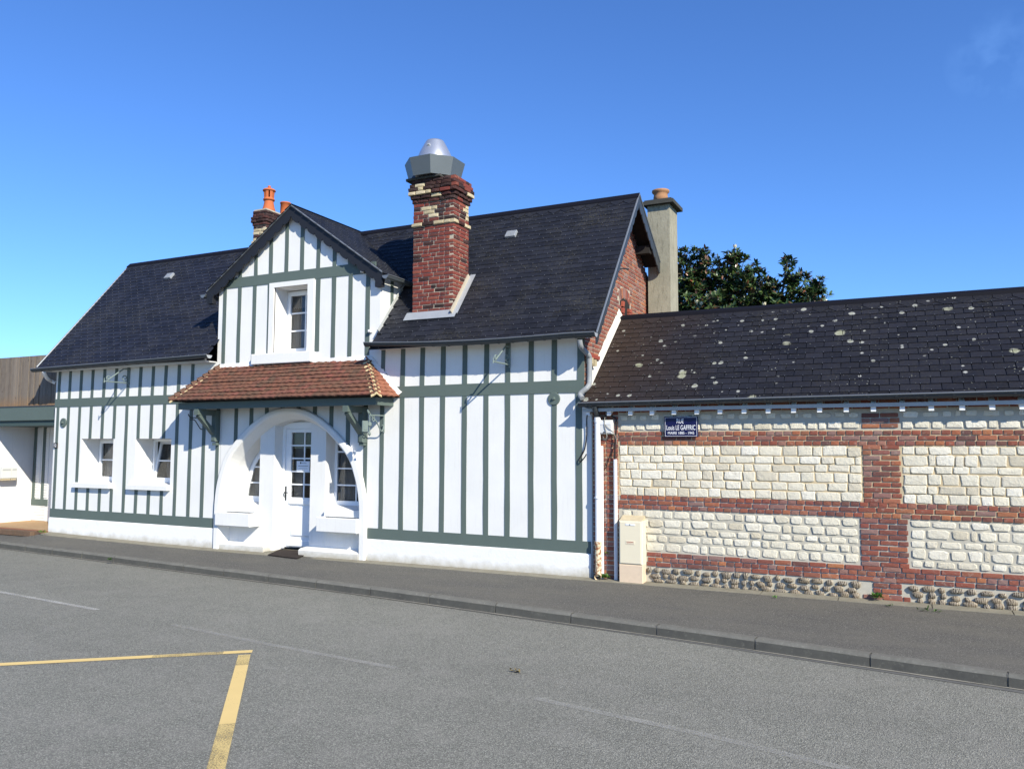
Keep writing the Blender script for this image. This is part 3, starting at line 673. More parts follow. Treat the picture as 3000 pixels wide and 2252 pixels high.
for a, b in PIERS:
    zt = min(arch_z(a, 1.6, 2.51), arch_z(b, 1.6, 2.51))+.03
    s = MB(); za, zb = arch_z(a, 1.64, 2.55)+.02, arch_z(b, 1.64, 2.55)+.02
    s.add([(a, .15, 0), (b, .15, 0), (b, .15, zb), (a, .15, za), (a, .5, 0), (b, .5, 0), (b, .5, zb), (a, .5, za)], [(0, 1, 2, 3), (1, 5, 6, 2), (4, 0, 3, 7), (3, 2, 6, 7)])
    s.build('pier', M['white'], arch)
# low walls under the side windows, sloping inner sills, plant troughs, foot blocks
for (a, b) in ((-12.19, -11.432), (-9.802, -8.92)):
    MB().box(a, b, .152, .44, 0, .80).build('low_wall', M['white'], arch)
    l = a == -12.19
    s = MB(); xa, xb = (a, b-.02) if l else (a+.06, b)
    s.add([(xa, .06, .74), (xb, .06, .74), (xb, .06, .86), (xa, .06, .86), (xa, .42, .93), (xb, .42, .93), (xa, .42, .74), (xb, .42, .74)], [(0, 1, 2, 3), (3, 2, 5, 4), (1, 7, 5, 2), (6, 0, 3, 4)])
    s.build('inner_sill', M['white'], arch)
for (a, b) in ((-12.29, -11.392), (-9.762, -8.85)):
    t = MB(); t.bbox(a, b, -.14, -.10, .475, .735, .008); t.box(a, a+.04, -.0999, .151, .475, .735); t.box(b-.04, b, -.0999, .151, .475, .735); t.box(a+.0401, b-.0401, -.0999, .151, .475, .69)
    t.build('plant_trough', M['white'], arch)
for (a, b, yy) in ((-12.23, -11.10, -.06), (-10.20, -8.84, -.10)):
    s = MB(); s.add([(a, yy, -.05), (b, yy, -.05), (b, yy, .105), (a, yy, .105), (a, yy+.06, .135), (b, yy+.06, .135), (a, .16, .15), (b, .16, .15), (a, .16, -.05), (b, .16, -.05)], [(0, 1, 2, 3), (3, 2, 5, 4), (4, 5, 7, 6), (1, 9, 7, 5, 2), (8, 0, 3, 4, 6)])
    s.build('foot_block', M['plinth'], arch)
MB().box(-11.10, -10.14, -.02, .45, -.05, .016).build('door_step', M['edging_concrete'], arch)
# side windows cut by the arch
def archwin(a, b, z0, left):
    y = .43
    def poly(hw, ap, za, inset):
        P = [p for p in arch_pts(hw, ap) if (p[0] < ACX if left else p[0] > ACX) and p[1] > za]
        lim = b-inset if left else a+inset
        P = [p for p in P if (p[0] < lim if left else p[0] > lim)]
        if left: return [(lim, za)] + [(P[0][0], za)] + P + [(lim, arch_z(lim, hw, ap))]
        return [(lim, za), (lim, arch_z(lim, hw, ap))] + P + [(P[-1][0], za)]
    def resample(P, n=60):
        L_ = [0]
        for p, q in zip(P, P[1:]+P[:1]): L_.append(L_[-1]+math.dist(p, q))
        Q = P+P[:1]; o = []
        for i in range(n):
            d = L_[-1]*i/n
            for k in range(len(P)):
                if L_[k] <= d <= L_[k+1]+1e-9:
                    t = (d-L_[k])/max(1e-9, L_[k+1]-L_[k]); o.append((lerp(Q[k][0], Q[k+1][0], t), lerp(Q[k][1], Q[k+1][1], t))); break
        return o
    O = poly(1.59, 2.57, z0, 0.0); I = poly(1.475, 2.46, z0+.11, .05)
    OO, II = resample(O), resample(I)
    fr = MB(); PO, PI_ = arch_pts(1.59, 2.57), arch_pts(1.475, 2.46)
    for (p0, p1, q0, q1) in zip(PO, PO[1:], PI_, PI_[1:]):
        if not ((p0[0] < b+.05 and p1[0] < b+.05) if left else (p0[0] > a-.05 and p1[0] > a-.05)) or max(p0[1], p1[1]) < z0: continue
        fr.quad((p0[0], y, p0[1]), (p1[0], y, p1[1]), (q1[0], y, q1[1]), (q0[0], y, q0[1])); fr.quad((q0[0], y, q0[1]), (q1[0], y, q1[1]), (q1[0], y+.05, q1[1]), (q0[0], y+.05, q0[1]))
        qm = lambda q_: (ACX+(q_[0]-ACX)*.962, y-.012, q_[1]*.975)
        fr.quad((p0[0]*.5+q0[0]*.5, y-.012, p0[1]*.5+q0[1]*.5), (p1[0]*.5+q1[0]*.5, y-.012, p1[1]*.5+q1[1]*.5), (q1[0], y-.004, q1[1]), (q0[0], y-.004, q0[1]))
    xi0, xi1 = min(p[0] for p in O), max(p[0] for p in O)
    fr.box(xi0, xi1, y-.004, y+.05, z0, z0+.115); fr.box(xi0, xi1, y-.03, y-.0042, z0, z0+.045)
    if left: fr.box(b-.055, b, y-.004, y+.05, z0+.115, arch_z(b-.05, 1.475, 2.46)+.06)
    else: fr.box(a, a+.055, y-.004, y+.05, z0+.115, arch_z(a+.05, 1.475, 2.46)+.06)
    wn = fr.build('window', M['pvc_white'], house)
    xm0, xm1 = min(p[0] for p in I), max(p[0] for p in I); zm = max(p[1] for p in I)
    def xr(zz_):
        xs_ = [p[0] for p in II if abs(p[1]-zz_) < .06]
        return (min(xs_), max(xs_)) if xs_ else (xm0, xm1)
    k = 0
    for zz_ in (1.30, 1.615, 1.93):
        if zz_ < zm-.1:
            xa, xb = xr(zz_); MB().box(xa, xb, y+.004, y+.034, zz_-.014, zz_+.014).build('glazing_bar', M['pvc_white'], wn)
    if not left:
        MB().box(-9.30-.013, -9.30+.013, y+.003, y+.032, z0+.11, 1.75).build('glazing_bar', M['pvc_white'], wn)
    area_ = sum(p[0]*q[1]-q[0]*p[1] for p, q in zip(II, II[1:]+II[:1])); IJ = II if area_ > 0 else list(reversed(II)); k_ = len(IJ)
    gl = MB(); gl.add([(p[0], y+.018, p[1]) for p in IJ]+[(p[0], y+.022, p[1]) for p in IJ], [tuple(range(k_)), tuple(reversed(range(k_, 2*k_)))]+[(i_, i_+k_, (i_+1) % k_+k_, (i_+1) % k_) for i_ in range(k_)]); gl.build('pane', M['glass'], wn)
    s = MB(); c1 = b if left else -9.42; nn = 16; xa0 = a
    P = [(lerp(xa0, c1, i/nn), y+.12+.012*math.sin(i*2.1)) for i in range(nn+1)]
    for (xa, ya), (xb, yb) in zip(P, P[1:]): s.quad((xa, ya, z0), (xb, yb, z0), (xb, yb, 2.4), (xa, ya, 2.4))
    s.build('curtain', M['curtain'], wn); dark_room(a-.3, b+.3, .6, 2.6, .56, wn)
archwin(-12.13, -11.43, .915, True); archwin(-9.804, -8.97, .89, False)
# door: frame, leaf with five rows of panes and a raised panel
y = .43; dx0, dx1 = -11.055, -10.12
fr = MB(); fr.box(dx0-.02, dx0+.055, y-.05, y+.06, .045, 2.50); fr.box(dx1-.055, dx1+.02, y-.05, y+.06, .045, 2.50); fr.box(dx0+.055, dx1-.055, y-.05, y+.06, 2.38, 2.50); fr.box(dx0-.3, dx1+.3, y+.0, y+.06, 2.50, 2.62)
door = fr.build('door', M['pvc_white'], house)
a, b = dx0+.058, dx1-.058; gx0, gx1, gz0, gz1 = -10.868, -10.245, 1.035, 2.303
lf = MB(); lf.box(a, gx0, y-.02, y+.03, .07, 2.377); lf.box(gx1, b, y-.02, y+.03, .07, 2.377); lf.box(gx0, gx1, y-.02, y+.03, gz1, 2.377); lf.box(gx0, gx1, y-.02, y+.03, .91, gz0); lf.box(gx0, gx1, y-.005, y+.03, .07, .91)
lf.build('door_leaf', M['pvc_white'], door)
pn = MB(); pn.bbox(gx0-.03, gx1+.03, y-.045, y-.0205, .90, 1.00, .012); pn.build('door_moulding', M['pvc_white'], door)
pn = MB(); pn.bbox(gx0+.02, gx1-.02, y-.03, y-.0055, .28, .87, .025); pn.build('door_panel', M['pvc_white'], door)
pn = MB(); pn.bbox(gx0-.06, gx1+.06, y-.04, y-.0205, .085, .22, .015); pn.build('door_moulding', M['pvc_white'], door)
xm = -10.545
for xx in (xm,): MB().box(xx-.014, xx+.014, y-.012, y+.012, gz0, gz1).build('glazing_bar', M['pvc_white'], door)
for j in range(1, 5): zz_ = lerp(gz0, gz1, j/5); MB().box(gx0, gx1, y-.010, y+.010, zz_-.014, zz_+.014).build('glazing_bar', M['pvc_white'], door)
for (xa, xb) in ((gx0, xm), (xm, gx1)):
    for j in range(5): MB().box(xa+.013, xb-.013, y+.0, y+.004, lerp(gz0, gz1, j/5)+.013, lerp(gz0, gz1, (j+1)/5)-.013).build('pane', M['glass'], door)
s = MB(); s.quad((gx0-.05, y+.14, .9), (-10.70, y+.14, .9), (-10.70, y+.14, 2.4), (gx0-.05, y+.14, 2.4)); s.build('curtain', M['curtain'], door)
dark_room(dx0-.05, dx1+.05, .05, 2.45, .50, door)
hd = MB(); hd.box(-10.995, -10.965, y-.032, y-.0205, .97, 1.25); hd.tube([(-10.98, y-.03, 1.13), (-10.98, y-.075, 1.13), (-10.955, y-.085, 1.13), (-10.88, y-.085, 1.125)], .009, 6); hd.tube([(-10.98, y-.03, 1.04), (-11.0, y-.06, 1.05), (-11.01, y-.06, 1.10), (-10.99, y-.04, 1.12)], .006, 6)
hd.build('door_handle', M['iron_black'], door)
# wall anchor discs
for (px, py) in ((187, 1238), (1624, 1168)):
    p = atY(px, py); s = MB(); r_ = .105 if px < 500 else .105
    s.lathe([(r_, .0), (r_, .022), (r_*.93, .028), (.03, .028), (.02, .06), (.004, .062)], p, 24, 0, (0, -1, 0)); s.build('anchor_disc', M['green'], house)

# ================================================================= ROOFS
S_UP = Vector((0, RY-EY, RZ-EZ)).normalized(); S_N = Vector((0, -S_UP.z, S_UP.y)); XV = Vector((1, 0, 0))
def rot_cols(a, b, c_): return Matrix((a, b, c_)).transposed()
def slate_mesh(name, mat, w_, l_, th, seed, clip=0.0):
    gap = .0025 if w_ < .23 else .005; r = random.Random(seed); m_ = MB(); j = lambda: r.uniform(-.002, .002)
    pts = [(-w_/2+.0015, 0), (-w_/2+.0015+clip, 0), (w_/2-.0015-clip, 0), (w_/2-.0015, 0), (w_/2-.0015, l_), (-w_/2+.0015, l_)] if False else [(-w_/2+gap, j()*1.2), (w_/2-gap, j()*1.2), (w_/2-gap, l_), (-w_/2+gap, l_)]
    v = [(x_, y_, 0) for x_, y_ in pts]+[(x_, y_, th) for x_, y_ in pts]
    m_.add(v, [(4, 5, 6, 7), (0, 1, 5, 4), (1, 2, 6, 5), (3, 0, 4, 7)]); return m_.mesh(name, M[mat])
SLN = [slate_mesh('slate', 'slate', .22, .20, .006, i) for i in range(5)]; SLL = [slate_mesh('slate', 'slate_left', .22, .20, .006, i+9) for i in range(5)]
SLG = [slate_mesh('slate', 'slate_lichen', .25, .23, .007, i+20) for i in range(5)]
HOOK = MB()
def hook(p, up, n, side): HOOK.obox(p+up*.004+n*.010, side*.004, up*.022, n*.004)
def tilted(side, up, n, lift, length, jr=.004):
    u = (up*length - n*lift).normalized(); nn = side.cross(u).normalized(); a = R.uniform(-jr, jr)
    s2 = (side*math.cos(a)+u*math.sin(a)).normalized(); u2 = nn.cross(s2)
    return rot_cols(s2, u2, nn)
# house main roof
ROOF = MB()
slopeL = math.hypot(RY-EY, RZ-EZ); e_ = .1235; nrow = int((slopeL-.16)/e_)
def zdorm(x_): return DAZ-DS*abs(x_-DAX)
sl_items = Pieces(); X_A, X_B = -17.73, -4.235
for i in range(-1, nrow):
    d = i*e_+.05; c0_ = Vector((0, EY, EZ))+S_UP*d
    x_ = X_A+(.11 if i % 2 else .0)+.11; sag = 0
    xs_row = []
    if i % 2: xs_row.append((X_A+.055, .5))
    while x_+.11 <= X_B+.01: xs_row.append((x_, 1.0)); x_ += .22
    rem = X_B-(xs_row[-1][0]+.11*xs_row[-1][1])
    if rem > .03: xs_row.append((X_B-rem/2, rem/.22))
    for (xc, sc) in xs_row:
        p = c0_+Vector((xc, 0, 0)); zc = p.z+.05; 
        if -12.53 < xc < -8.47:
            if zmain(p.y+.07) < zdorm(xc)-.05 or p.y < .3: continue
        if -8.0 < xc < -7.0 and .22 < p.y+.06 < .86: continue
        left = xc < -12.4
        lift = .012; rt = tilted(XV, S_UP, S_N, lift, .2)
        sl_items.add(R.choice(SLL if left else SLN), p+S_N*(.016+R.uniform(0, .003)), (sc, 1, 1), rt, vis(p) if xc > -8.5 else vis(p)*.99)
        if R.random() < .93 and sc > .9: hook(p+S_N*.016, S_UP, S_N, XV)
rf = MB()
def roofsheet(mb, x0, x1, y0, y1, off=0.0):
    a = Vector((0, EY, EZ)); mb.quad((x0, y0, zmain(y0)+off), (x1, y0, zmain(y0)+off), (x1, y1, zmain(y1)+off), (x0, y1, zmain(y1)+off))
roofsheet(rf, X_A+.01, -12.5, EY-.06, RY); roofsheet(rf, -8.5, X_B-.01, EY-.06, RY); roofsheet(rf, -12.5, -8.5, .4, RY)
rf.quad((X_A, RY, RZ), (X_B, RY, RZ), (X_B, RRY, RRZ), (X_A, RRY, RRZ))
roof = rf.build('roof', M['slate_edge'], house)
sl_items.emit('slate', roof, roof, 300, 'slate_field')
# big pointed slates of the top course and dark ridge flashing
def topcourse(x0, x1, origin, up, n, wd, hh, mat, par, skip=None):
    s = MB(); x_ = x0
    while x_ < x1:
        w_ = min(wd, x1-x_)
        if not (skip and skip(x_+w_/2)):
            P = [Vector((x_+.004, 0, 0))+origin+up*(hh) , Vector((x_+.004, 0, 0))+origin+up*(hh*.36), Vector((x_+w_*.5, 0, 0))+origin, Vector((x_+w_-.004, 0, 0))+origin+up*(hh*.36), Vector((x_+w_-.004, 0, 0))+origin+up*hh]
            s.prism([p+n*(.027+R.uniform(0, .002)) for p in P], n*-.005)
        x_ += wd
    return s.build('ridge_slates', mat, par, kind='stuff')
topcourse(X_A, X_B, Vector((0, EY, EZ))+S_UP*(slopeL-.27), S_UP, S_N, .25, .26, M['slate'], roof, lambda x_: -12.1 < x_ < -8.9 and abs(x_-DAX) < .35)
MB().prism([(X_A-.02, RY-.10, RZ-.085), (X_A-.02, RY-.10, RZ-.05), (X_A-.02, RY, RZ+.045), (X_A-.02, RY+.10, RZ-.02), (X_A-.02, RY+.10, RZ-.06), (X_A-.02, RY, RZ+.0)], (X_B-X_A+.05, 0, 0)).build('ridge_flashing', M['lead_black'], roof)
# dormer roof
for sgn in (1, -1):
    side = Vector((0, 1, 0)); up = Vector((-sgn, 0, DS)).normalized(); n = Vector((sgn*DS, 0, 1)).normalized()
    Ld = 2.19*math.hypot(1, DS); s = MB(); k = int((Ld-.05)/.11)
    base = Vector((DAX+sgn*2.19, 0, DAZ-DS*2.19)); ycur = 0
    sd = Vector((0, sgn, 0))
    for i in range(k+1):
        d = i*.11; p0 = base+up*d; x_ = p0.x
        ylim = EY+(p0.z-EZ)/SL+.25
        yv = -.10+(.05 if i % 2 else .11)-.11
        while yv < ylim:
            p = Vector((p0.x, yv+.11, p0.z))+n*.016
            a = sd*.108; u = up*.2-n*.012
            c4 = [p-a, p+a, p+a+u, p-a+u]; s.add(c4+[q+n*.006 for q in c4], [(4, 5, 6, 7), (0, 1, 5, 4), (1, 2, 6, 5), (3, 0, 4, 7)])
            if sgn > 0: hook(p, up, n, sd)
            yv += .22
    s.build('dormer_slates', M['slate'], roof, kind='stuff')
dr = MB()
for sgn in (1, -1):
    xe = DAX+sgn*2.2; ze = DAZ-DS*2.2; dr.quad((DAX, -.11, DAZ), (xe, -.11, ze), (xe, EY+(ze-EZ)/SL+.05, ze), (DAX, RY, DAZ))
    dr.quad((DAX, -.11, DAZ-.03), (xe, -.11, ze-.03), (xe, .0, ze-.03), (DAX, .0, DAZ-.03))
dr.build('dormer_boarding', M['slate_edge'], roof)
MB().prism([(DAX-.12, -.12, DAZ-.075), (DAX-.12, -.12, DAZ-.045), (DAX, -.12, DAZ+.035), (DAX+.12, -.12, DAZ-.045), (DAX+.12, -.12, DAZ-.075), (DAX, -.12, DAZ-.0)], (0, 2.10, 0)).build('ridge_flashing', M['slate_edge'], roof)
# valley line
# scalloped boards
def scallop(P0, P1, drop, nsc, hs, thick, name, mat, par, trim=None, end=1.0):
    P0, P1 = Vector(P0), Vector(P1); s = MB(); th = Vector(thick); n = nsc*8; rows = []
    for i in range(n+1):
        t = i/n; p = P0.lerp(P1, t); f = (t*nsc) % 1; hh = drop+hs*math.sqrt(max(0, 1-(2*f-1)**2)); rows.append((p, p-Vector((0, 0, hh))))
    for (a, b), (c_, d) in zip(rows, rows[1:]):
        s.quad(a, c_, d, b); s.quad(a+th, b+th, d+th, c_+th); s.quad(b, d, d+th, b+th)
    a, b = rows[0]; s.quad(a, b, b+th, a+th); a, b = rows[-1]; s.quad(b, a, a+th, b+th)
    o = s.build(name, mat, par)
    if trim: MB().tube([P0+Vector(trim), P1+Vector(trim)], .017, 6).build('verge_trim', M['zinc'], par)
    return o
for sgn in (-1, 1):
    scallop((DAX, -.092, DAZ+.005), (DAX+sgn*2.17, -.092, DAZ+.005-DS*2.17), .19, 11, .065, (0, -.025, 0), 'barge_board', M['slate_edge'], house, (0, -.028, .012))
# bracket foot at the lower ends
for sgn in (-1, 1):
    xe = DAX+sgn*2.08; MB().box(xe-.07, xe+.07, -.115, -.012, DAZ-DS*2.08-.30, DAZ-DS*2.08-.05).build('eave_block', M['slate_edge'], house)
# gable verges (right end)
scallop((X_B, EY-.02, EZ-.03), (X_B, RY, RZ), .14, 17, .06, (.02, 0, 0), 'barge_board', M['zinc_dark'], house, (.02, 0, .02)); scallop((X_B, RY, RZ), (X_B, RRY, RRZ), .18, 8, .07, (.02, 0, 0), 'barge_board', M['zinc_dark'], house, (.02, 0, .02))
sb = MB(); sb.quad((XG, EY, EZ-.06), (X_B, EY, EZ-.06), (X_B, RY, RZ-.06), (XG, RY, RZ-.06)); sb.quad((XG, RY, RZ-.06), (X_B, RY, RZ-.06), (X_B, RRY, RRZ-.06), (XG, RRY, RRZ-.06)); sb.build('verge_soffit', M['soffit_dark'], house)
MB().box(XG-.1, X_B-.02, 2.78, 2.92, 5.75, 5.90).build('purlin_end', M['soffit_dark'], house)
MB().tube([(X_A-.005, EY-.03, EZ+.0), (X_A-.005, RY, RZ+.02)], .018, 6).build('verge_trim', M['zinc'], house)
# eaves: soffit boxes
for (a, b, zs_) in ((X_A+.04, -12.52, SOF_L), (-8.48, -4.50, SOF_R)):
    s = MB(); s.box(a, b, -.27, .06, zs_, zs_+.02); s.box(a, b, -.285, -.262, zs_-.002, EZ-.0); s.build('eave_soffit', M['soffit_white'], house)
# gutters
def gutter(x0, x1, y, z0, z1, r_, par, brk, caps=(True, True), mat='zinc_dark', sagf=None, capmat='zinc_pale', name='gutter'):
    s = MB(); n = 24; m_ = 9; rows = []
    for i in range(n+1):
        t = i/n; xx = lerp(x0, x1, t); zc = lerp(z0, z1, t)-(sagf(t) if sagf else 0)
        rows.append([(xx, y+r_*math.cos(math.pi+math.pi*k/m_), zc+r_*math.sin(math.pi+math.pi*k/m_)) for k in range(m_+1)])
    for a, b in zip(rows, rows[1:]):
        for k in range(m_): s.quad(a[k], b[k], b[k+1], a[k+1])
    o = s.build(name, M[mat], par)
    bd = MB(); bd.tube([(r0[0][0], r0[0][1]-.006, r0[0][2]+.004) for r0 in rows], .011, 6); bd.build('gutter_bead', M['zinc'], o)
    for (k, c_) in ((0, caps[0]), (-1, caps[1])):
        if c_: q = MB(); q.prism([Vector(p) for p in rows[k]], (.006 if k else -.006, 0, 0)); q.build('gutter_cap', M[capmat], o)
    for xb in brk:
        t = (xb-x0)/(x1-x0); zc = lerp(z0, z1, t)-(sagf(t) if sagf else 0); q = MB(); P = [(y+(r_+.006)*math.cos(math.pi+math.pi*k/m_), zc+(r_+.006)*math.sin(math.pi+math.pi*k/m_)) for k in range(m_+1)]
        for (ya, za), (yb, zb) in zip(P, P[1:]): q.quad((xb-.014, ya, za), (xb+.014, ya, za), (xb+.014, yb, zb), (xb-.014, yb, zb))
        q.build('gutter_bracket', M['zinc_dark'] if mat != 'zinc_dark' else M['zinc_dark'], o)
    return o
gyl = -.345
brL = [atY(90+p/5.53, 1075, gyl).x for p in (205, 320, 470, 595, 715, 875, 1030, 1205, 1395, 1550, 1720, 1885, 2055)]+[atY(450+p/5.53, 1050, gyl).x for p in (60, 260, 385, 620, 800)]
brR = [atY(1060+p/5.53, 1005, gyl).x for p in (155, 420, 660, 905, 1160, 1410, 1670, 1940)]+[atY(1440+p/5.53, 985, gyl).x for p in (115, 345, 590, 855, 1100, 1365, 1595)]
gutter(atY(97, 1082, gyl).x, atY(613, 1040, gyl).x, gyl, 3.765, 3.838, .068, house, brL)
gutter(atY(1072, 1001, gyl).x, atY(1746, 973, gyl).x, gyl, 3.87, 3.80, .068, house, brR, sagf=lambda t: .045*math.sin(math.pi*min(1, t/.9))*(1 if t < .9 else 0))
def gutterY(x_, y0, y1, z_, par):
    s = MB(); m_ = 8; r_ = .065; A_ = [(x_+r_*math.cos(math.pi+math.pi*k/m_), z_+r_*math.sin(math.pi+math.pi*k/m_)) for k in range(m_+1)]
    for (xa, za), (xb, zb) in zip(A_, A_[1:]): s.quad((xa, y0, za), (xb, y0, zb), (xb, y1, zb), (xa, y1, za))
    o = s.build('gutter', M['hood_metal'], par); c_ = MB(); c_.prism([(xx, y0, zz_) for xx, zz_ in A_], (0, -.006, 0)); c_.build('gutter_cap', M['zinc'], o)
    MB().tube([(x_+r_+.005, y0, z_+.004), (x_+r_+.005, y1, z_+.004)], .01, 6).build('gutter_bead', M['zinc'], o)
gutterY(-8.31, -.14, .85, 5.12, house); gutterY(-12.81, -.14, .85, 5.12, house)
# roof ventilators
for (px, py) in ((499, 813), (1500, 692)):
    p = atP(px, py, (0, EY, EZ), S_N); s = MB(); s.obox(p+S_N*.045, XV*.21, S_UP*.17, S_N*.05); 
    for k in range(4): s.obox(p+S_N*.073+S_UP*(-.06+k*.04), XV*.18, S_UP*.012, S_N*.01)
    s.build('roof_vent', M['zinc_pale'], roof)
# dormer cheek timber and flashing
ysd = atX(1148, 850, -8.5).y
zb_ = zmain(ysd)+.02
s = MB(); s.box(-8.512, -8.488, ysd-.045, ysd+.045, zb_-.05, 5.2); s.build('stud', M['green'], front)
s = MB(); s.obox(Vector((-8.47, .33, zmain(.33)+.05)), (.02, 0, 0), S_UP*1.35, S_N*.07); s.build('cheek_flashing', M['fascia_grey'], front)
for (px, py) in ((1063, 795), (1085, 970)):
    p = atY(px, py, -.03); MB().bbox(p.x-.03, p.x+.03, -.075, .0, p.z-.025, p.z+.025, .008).build('wall_lug', M['white'], front)
# ================================================================= CHIMNEYS
CX0, CX1, CY0, CY1 = -7.93, -7.07, .17, .72
ZB, ZT = 4.36, 6.47
ck = MB(); ck.box(CX0+.008, CX1-.008, CY0+.008, CY1-.008, 3.9, 6.89)
chim = ck.build('chimney', M['mortar_pale'], house)
cb = Pieces(); cp_ = .0722
def course(P, x0, x1, y0, y1, z_, odd, off, pick, hh=.0615, th=.05, sidefront=True, patt=0):
    """bricks round the front (-y) and right (+x) faces of a shaft"""
    x0, x1, y0, y1 = x0-off, x1+off, y0-off, y1+off; jt = .010
    def run(a, b, seq):
        o = []; p = a; k = 0
        while p < b-.03:
            L_ = seq[k % len(seq)]+R.uniform(-.012, .012); k += 1
            if b-(p+L_) < .05: L_ = b-p
            o.append((p, p+L_)); p += L_
        return o
    seqs = [(.225, .115), (.115, .225, .225), (.225,), (.17, .225, .115)]; seq = seqs[(patt) % 4]
    fx1 = x1 if not odd else x1-.083
    for (a, b) in run(x0, fx1, seq):
        me = pick('f', (a+b)/2, z_); last = abs(b-fx1) < 1e-6
        P.add(me, ((a+b)/2, y0-R.uniform(0, .004), z_), (b-a-(jt if not (last and not odd) else 0), th+.03, hh), None, 1)
    sy0 = y0+.083 if not odd else y0
    for (a, b) in run(sy0, y1, seqs[(patt+1) % 4]):
        me = pick('s', (a+b)/2, z_)
        P.add(me, (x1+R.uniform(0, .004), (a+b)/2, z_), (b-a-jt, th+.03, hh), ROT_X, 1)
nC = int((ZT-ZB)/cp_)
def pick_main(zc):
    def f(face, u, z_):
        if face == 'f':
            du, dz = abs(u-(-7.56)), z_-6.28
            if abs(dz) < .19 and du < .125-.42*abs(dz): return R.choice(BR_CREAM)
        else:
            du, dz = abs(u-.64), z_-6.28
            if abs(dz) < .15 and du < .09-.35*abs(dz): return R.choice(BR_CREAM)
        if z_ > 6.1: return R.choice(BR_SOOT) if R.random() < (.25+.35*(u > -7.4 if face == 'f' else .6)) else R.choice(BR_CHIM)
        return R.choice(BR_SOOT) if R.random() < .07 else R.choice(BR_CHIM)
    return f
for i in range(nC):
    z_ = ZB+(i+.5)*cp_
    if abs(z_-6.045) < cp_*.5: course(cb, CX0, CX1, CY0, CY1, z_, i % 2, .030, lambda f, u, z: R.choice(BR_CREAM) if R.random() < .85 else R.choice(BR_SOOT), patt=2)
    else: course(cb, CX0, CX1, CY0, CY1, z_, i % 2, 0, pick_main(z_), patt=i)
zz = ZB+nC*cp_
for i, (off, cr, lk) in enumerate(((.022, 0, .9), (.045, .22, .85), (.076, .35, .85), (.076, .40, .85), (.056, .05, .95), (.035, 0, .95))):
    course(cb, CX0, CX1, CY0, CY1, zz+cp_*.5, i % 2, off, (lambda cr, lk: (lambda f, u, z: R.choice(BR_CREAM) if R.random() < (cr if (f == 'f' and u < -7.35) or u > .8 else .05) else (R.choice(BR_SOOT) if R.random() < (lk if f == 'f' else .55) else R.choice(BR_CHIM))))(cr, lk), hh=.063, th=.10, patt=i+1)
    zz += cp_
cb.emit('brick', chim, chim, 290, 'brick_field')
# cement skirt and lead flashing round the foot
MB().prism([(CX0-.02, CY0-.03, 4.20), (CX1+.02, CY0-.03, 4.20), (CX1+.012, CY0-.006, 4.42), (CX0-.012, CY0-.006, 4.42)], (0, .06, 0)).build('cement_skirt', M['mortar_pale'], chim)
p = Vector((-7.5, CY0, zmain(CY0)))
MB().obox(p-S_UP*.06+S_N*.045, XV*1.06, S_UP*.20, S_N*.006).build('lead_apron', M['zinc_pale'], chim)
MB().box(CX0-.03, CX1+.03, CY0-.045, CY0-.032, 4.24, 4.31).build('lead_step', M['hood_metal'], chim)
q = Vector((CX1+.07, (CY0+CY1)/2+.02, zmain((CY0+CY1)/2+.02)))
MB().obox(q+S_N*.04, XV*.11, S_UP*1.05, S_N*.006).build('lead_side', M['zinc_pale'], chim)
MB().obox(Vector((CX1+.012, (CY0+CY1)/2, zmain((CY0+CY1)/2)))+S_N*.06, XV*.03, S_UP*1.0, S_N*.09).build('cement_fillet', M['mortar_pale'], chim)
# slab and flared octagonal cowl with bullet-shaped extractor
MB().bbox(CX0-.13, -7.32, CY0-.07, CY1+.08, 6.885, 6.93, .01).build('slab', M['cap_concrete'], chim)
cc = Vector((-7.65, .45, 0)); hb, ht = 6.93, 7.25
def octo(r_, z_): return [cc+Vector((r_*math.cos(math.radians(22.5+45*k)), r_*math.sin(math.radians(22.5+45*k)), z_)) for k in range(8)]
s = MB(); a, b, c_ = octo(.48, hb), octo(.565, ht), octo(.55, ht)
s.add(a+b, [(i, (i+1) % 8, 8+(i+1) % 8, 8+i) for i in range(8)]); a2 = octo(.485, hb+.03); s.add(a2+c_, [((i+1) % 8, i, 8+i, 8+(i+1) % 8) for i in range(8)]); s.add(b+c_, [(i, (i+1) % 8, 8+(i+1) % 8, 8+i) for i in range(8)])
cowl = s.build('chimney_cowl', M['hood_metal'], chim)
MB().lathe([(.36, 6.98), (.36, 7.22), (.35, 7.27), (.325, 7.36), (.285, 7.46), (.24, 7.55), (.205, 7.615), (.185, 7.65), (.18, 7.66), (.165, 7.685), (.08, 7.697), (.0, 7.70)], cc, 32).build('extractor_dome', M['galvanised'], chim, smooth=True)
MB().obox(cc+Vector((.02, -.245, 7.53)), (.05, 0, 0), (0, .02, .03), (0, -.03, .05)).build('dome_tag', M['zinc_pale'], chim)
# rear chimney with two pots
rc = MB(); rx0, rx1, ry0, ry1 = -13.72, -13.32, 2.15, 3.35; rc.box(rx0+.008, rx1-.008, ry0+.008, ry1-.008, 5.6, 7.63); rear = rc.build('chimney', M['mortar_pale'], house)
rb = Pieces(); z_ = 6.55; i = 0
while z_ < 7.62:
    off = 0.0
    if 7.25 < z_ <= 7.32: off = .02
    elif z_ > 7.32 and z_ < 7.47: off = .045
    elif z_ >= 7.47: off = .015
    if 6.75 < z_ < 6.84: off = .03
    cr = .75 if 6.75 < z_ < 7.13 else .03
    course(rb, rx0, rx1, ry0, ry1, z_, i % 2, off, (lambda cr: lambda f, u, zc: R.choice(BR_CREAM) if R.random() < cr and f == 'f' else R.choice(BR_SOOT))(cr), th=.07, patt=i); z_ += cp_; i += 1
rb.emit('brick', rear, rear, 0, 'brick_field')
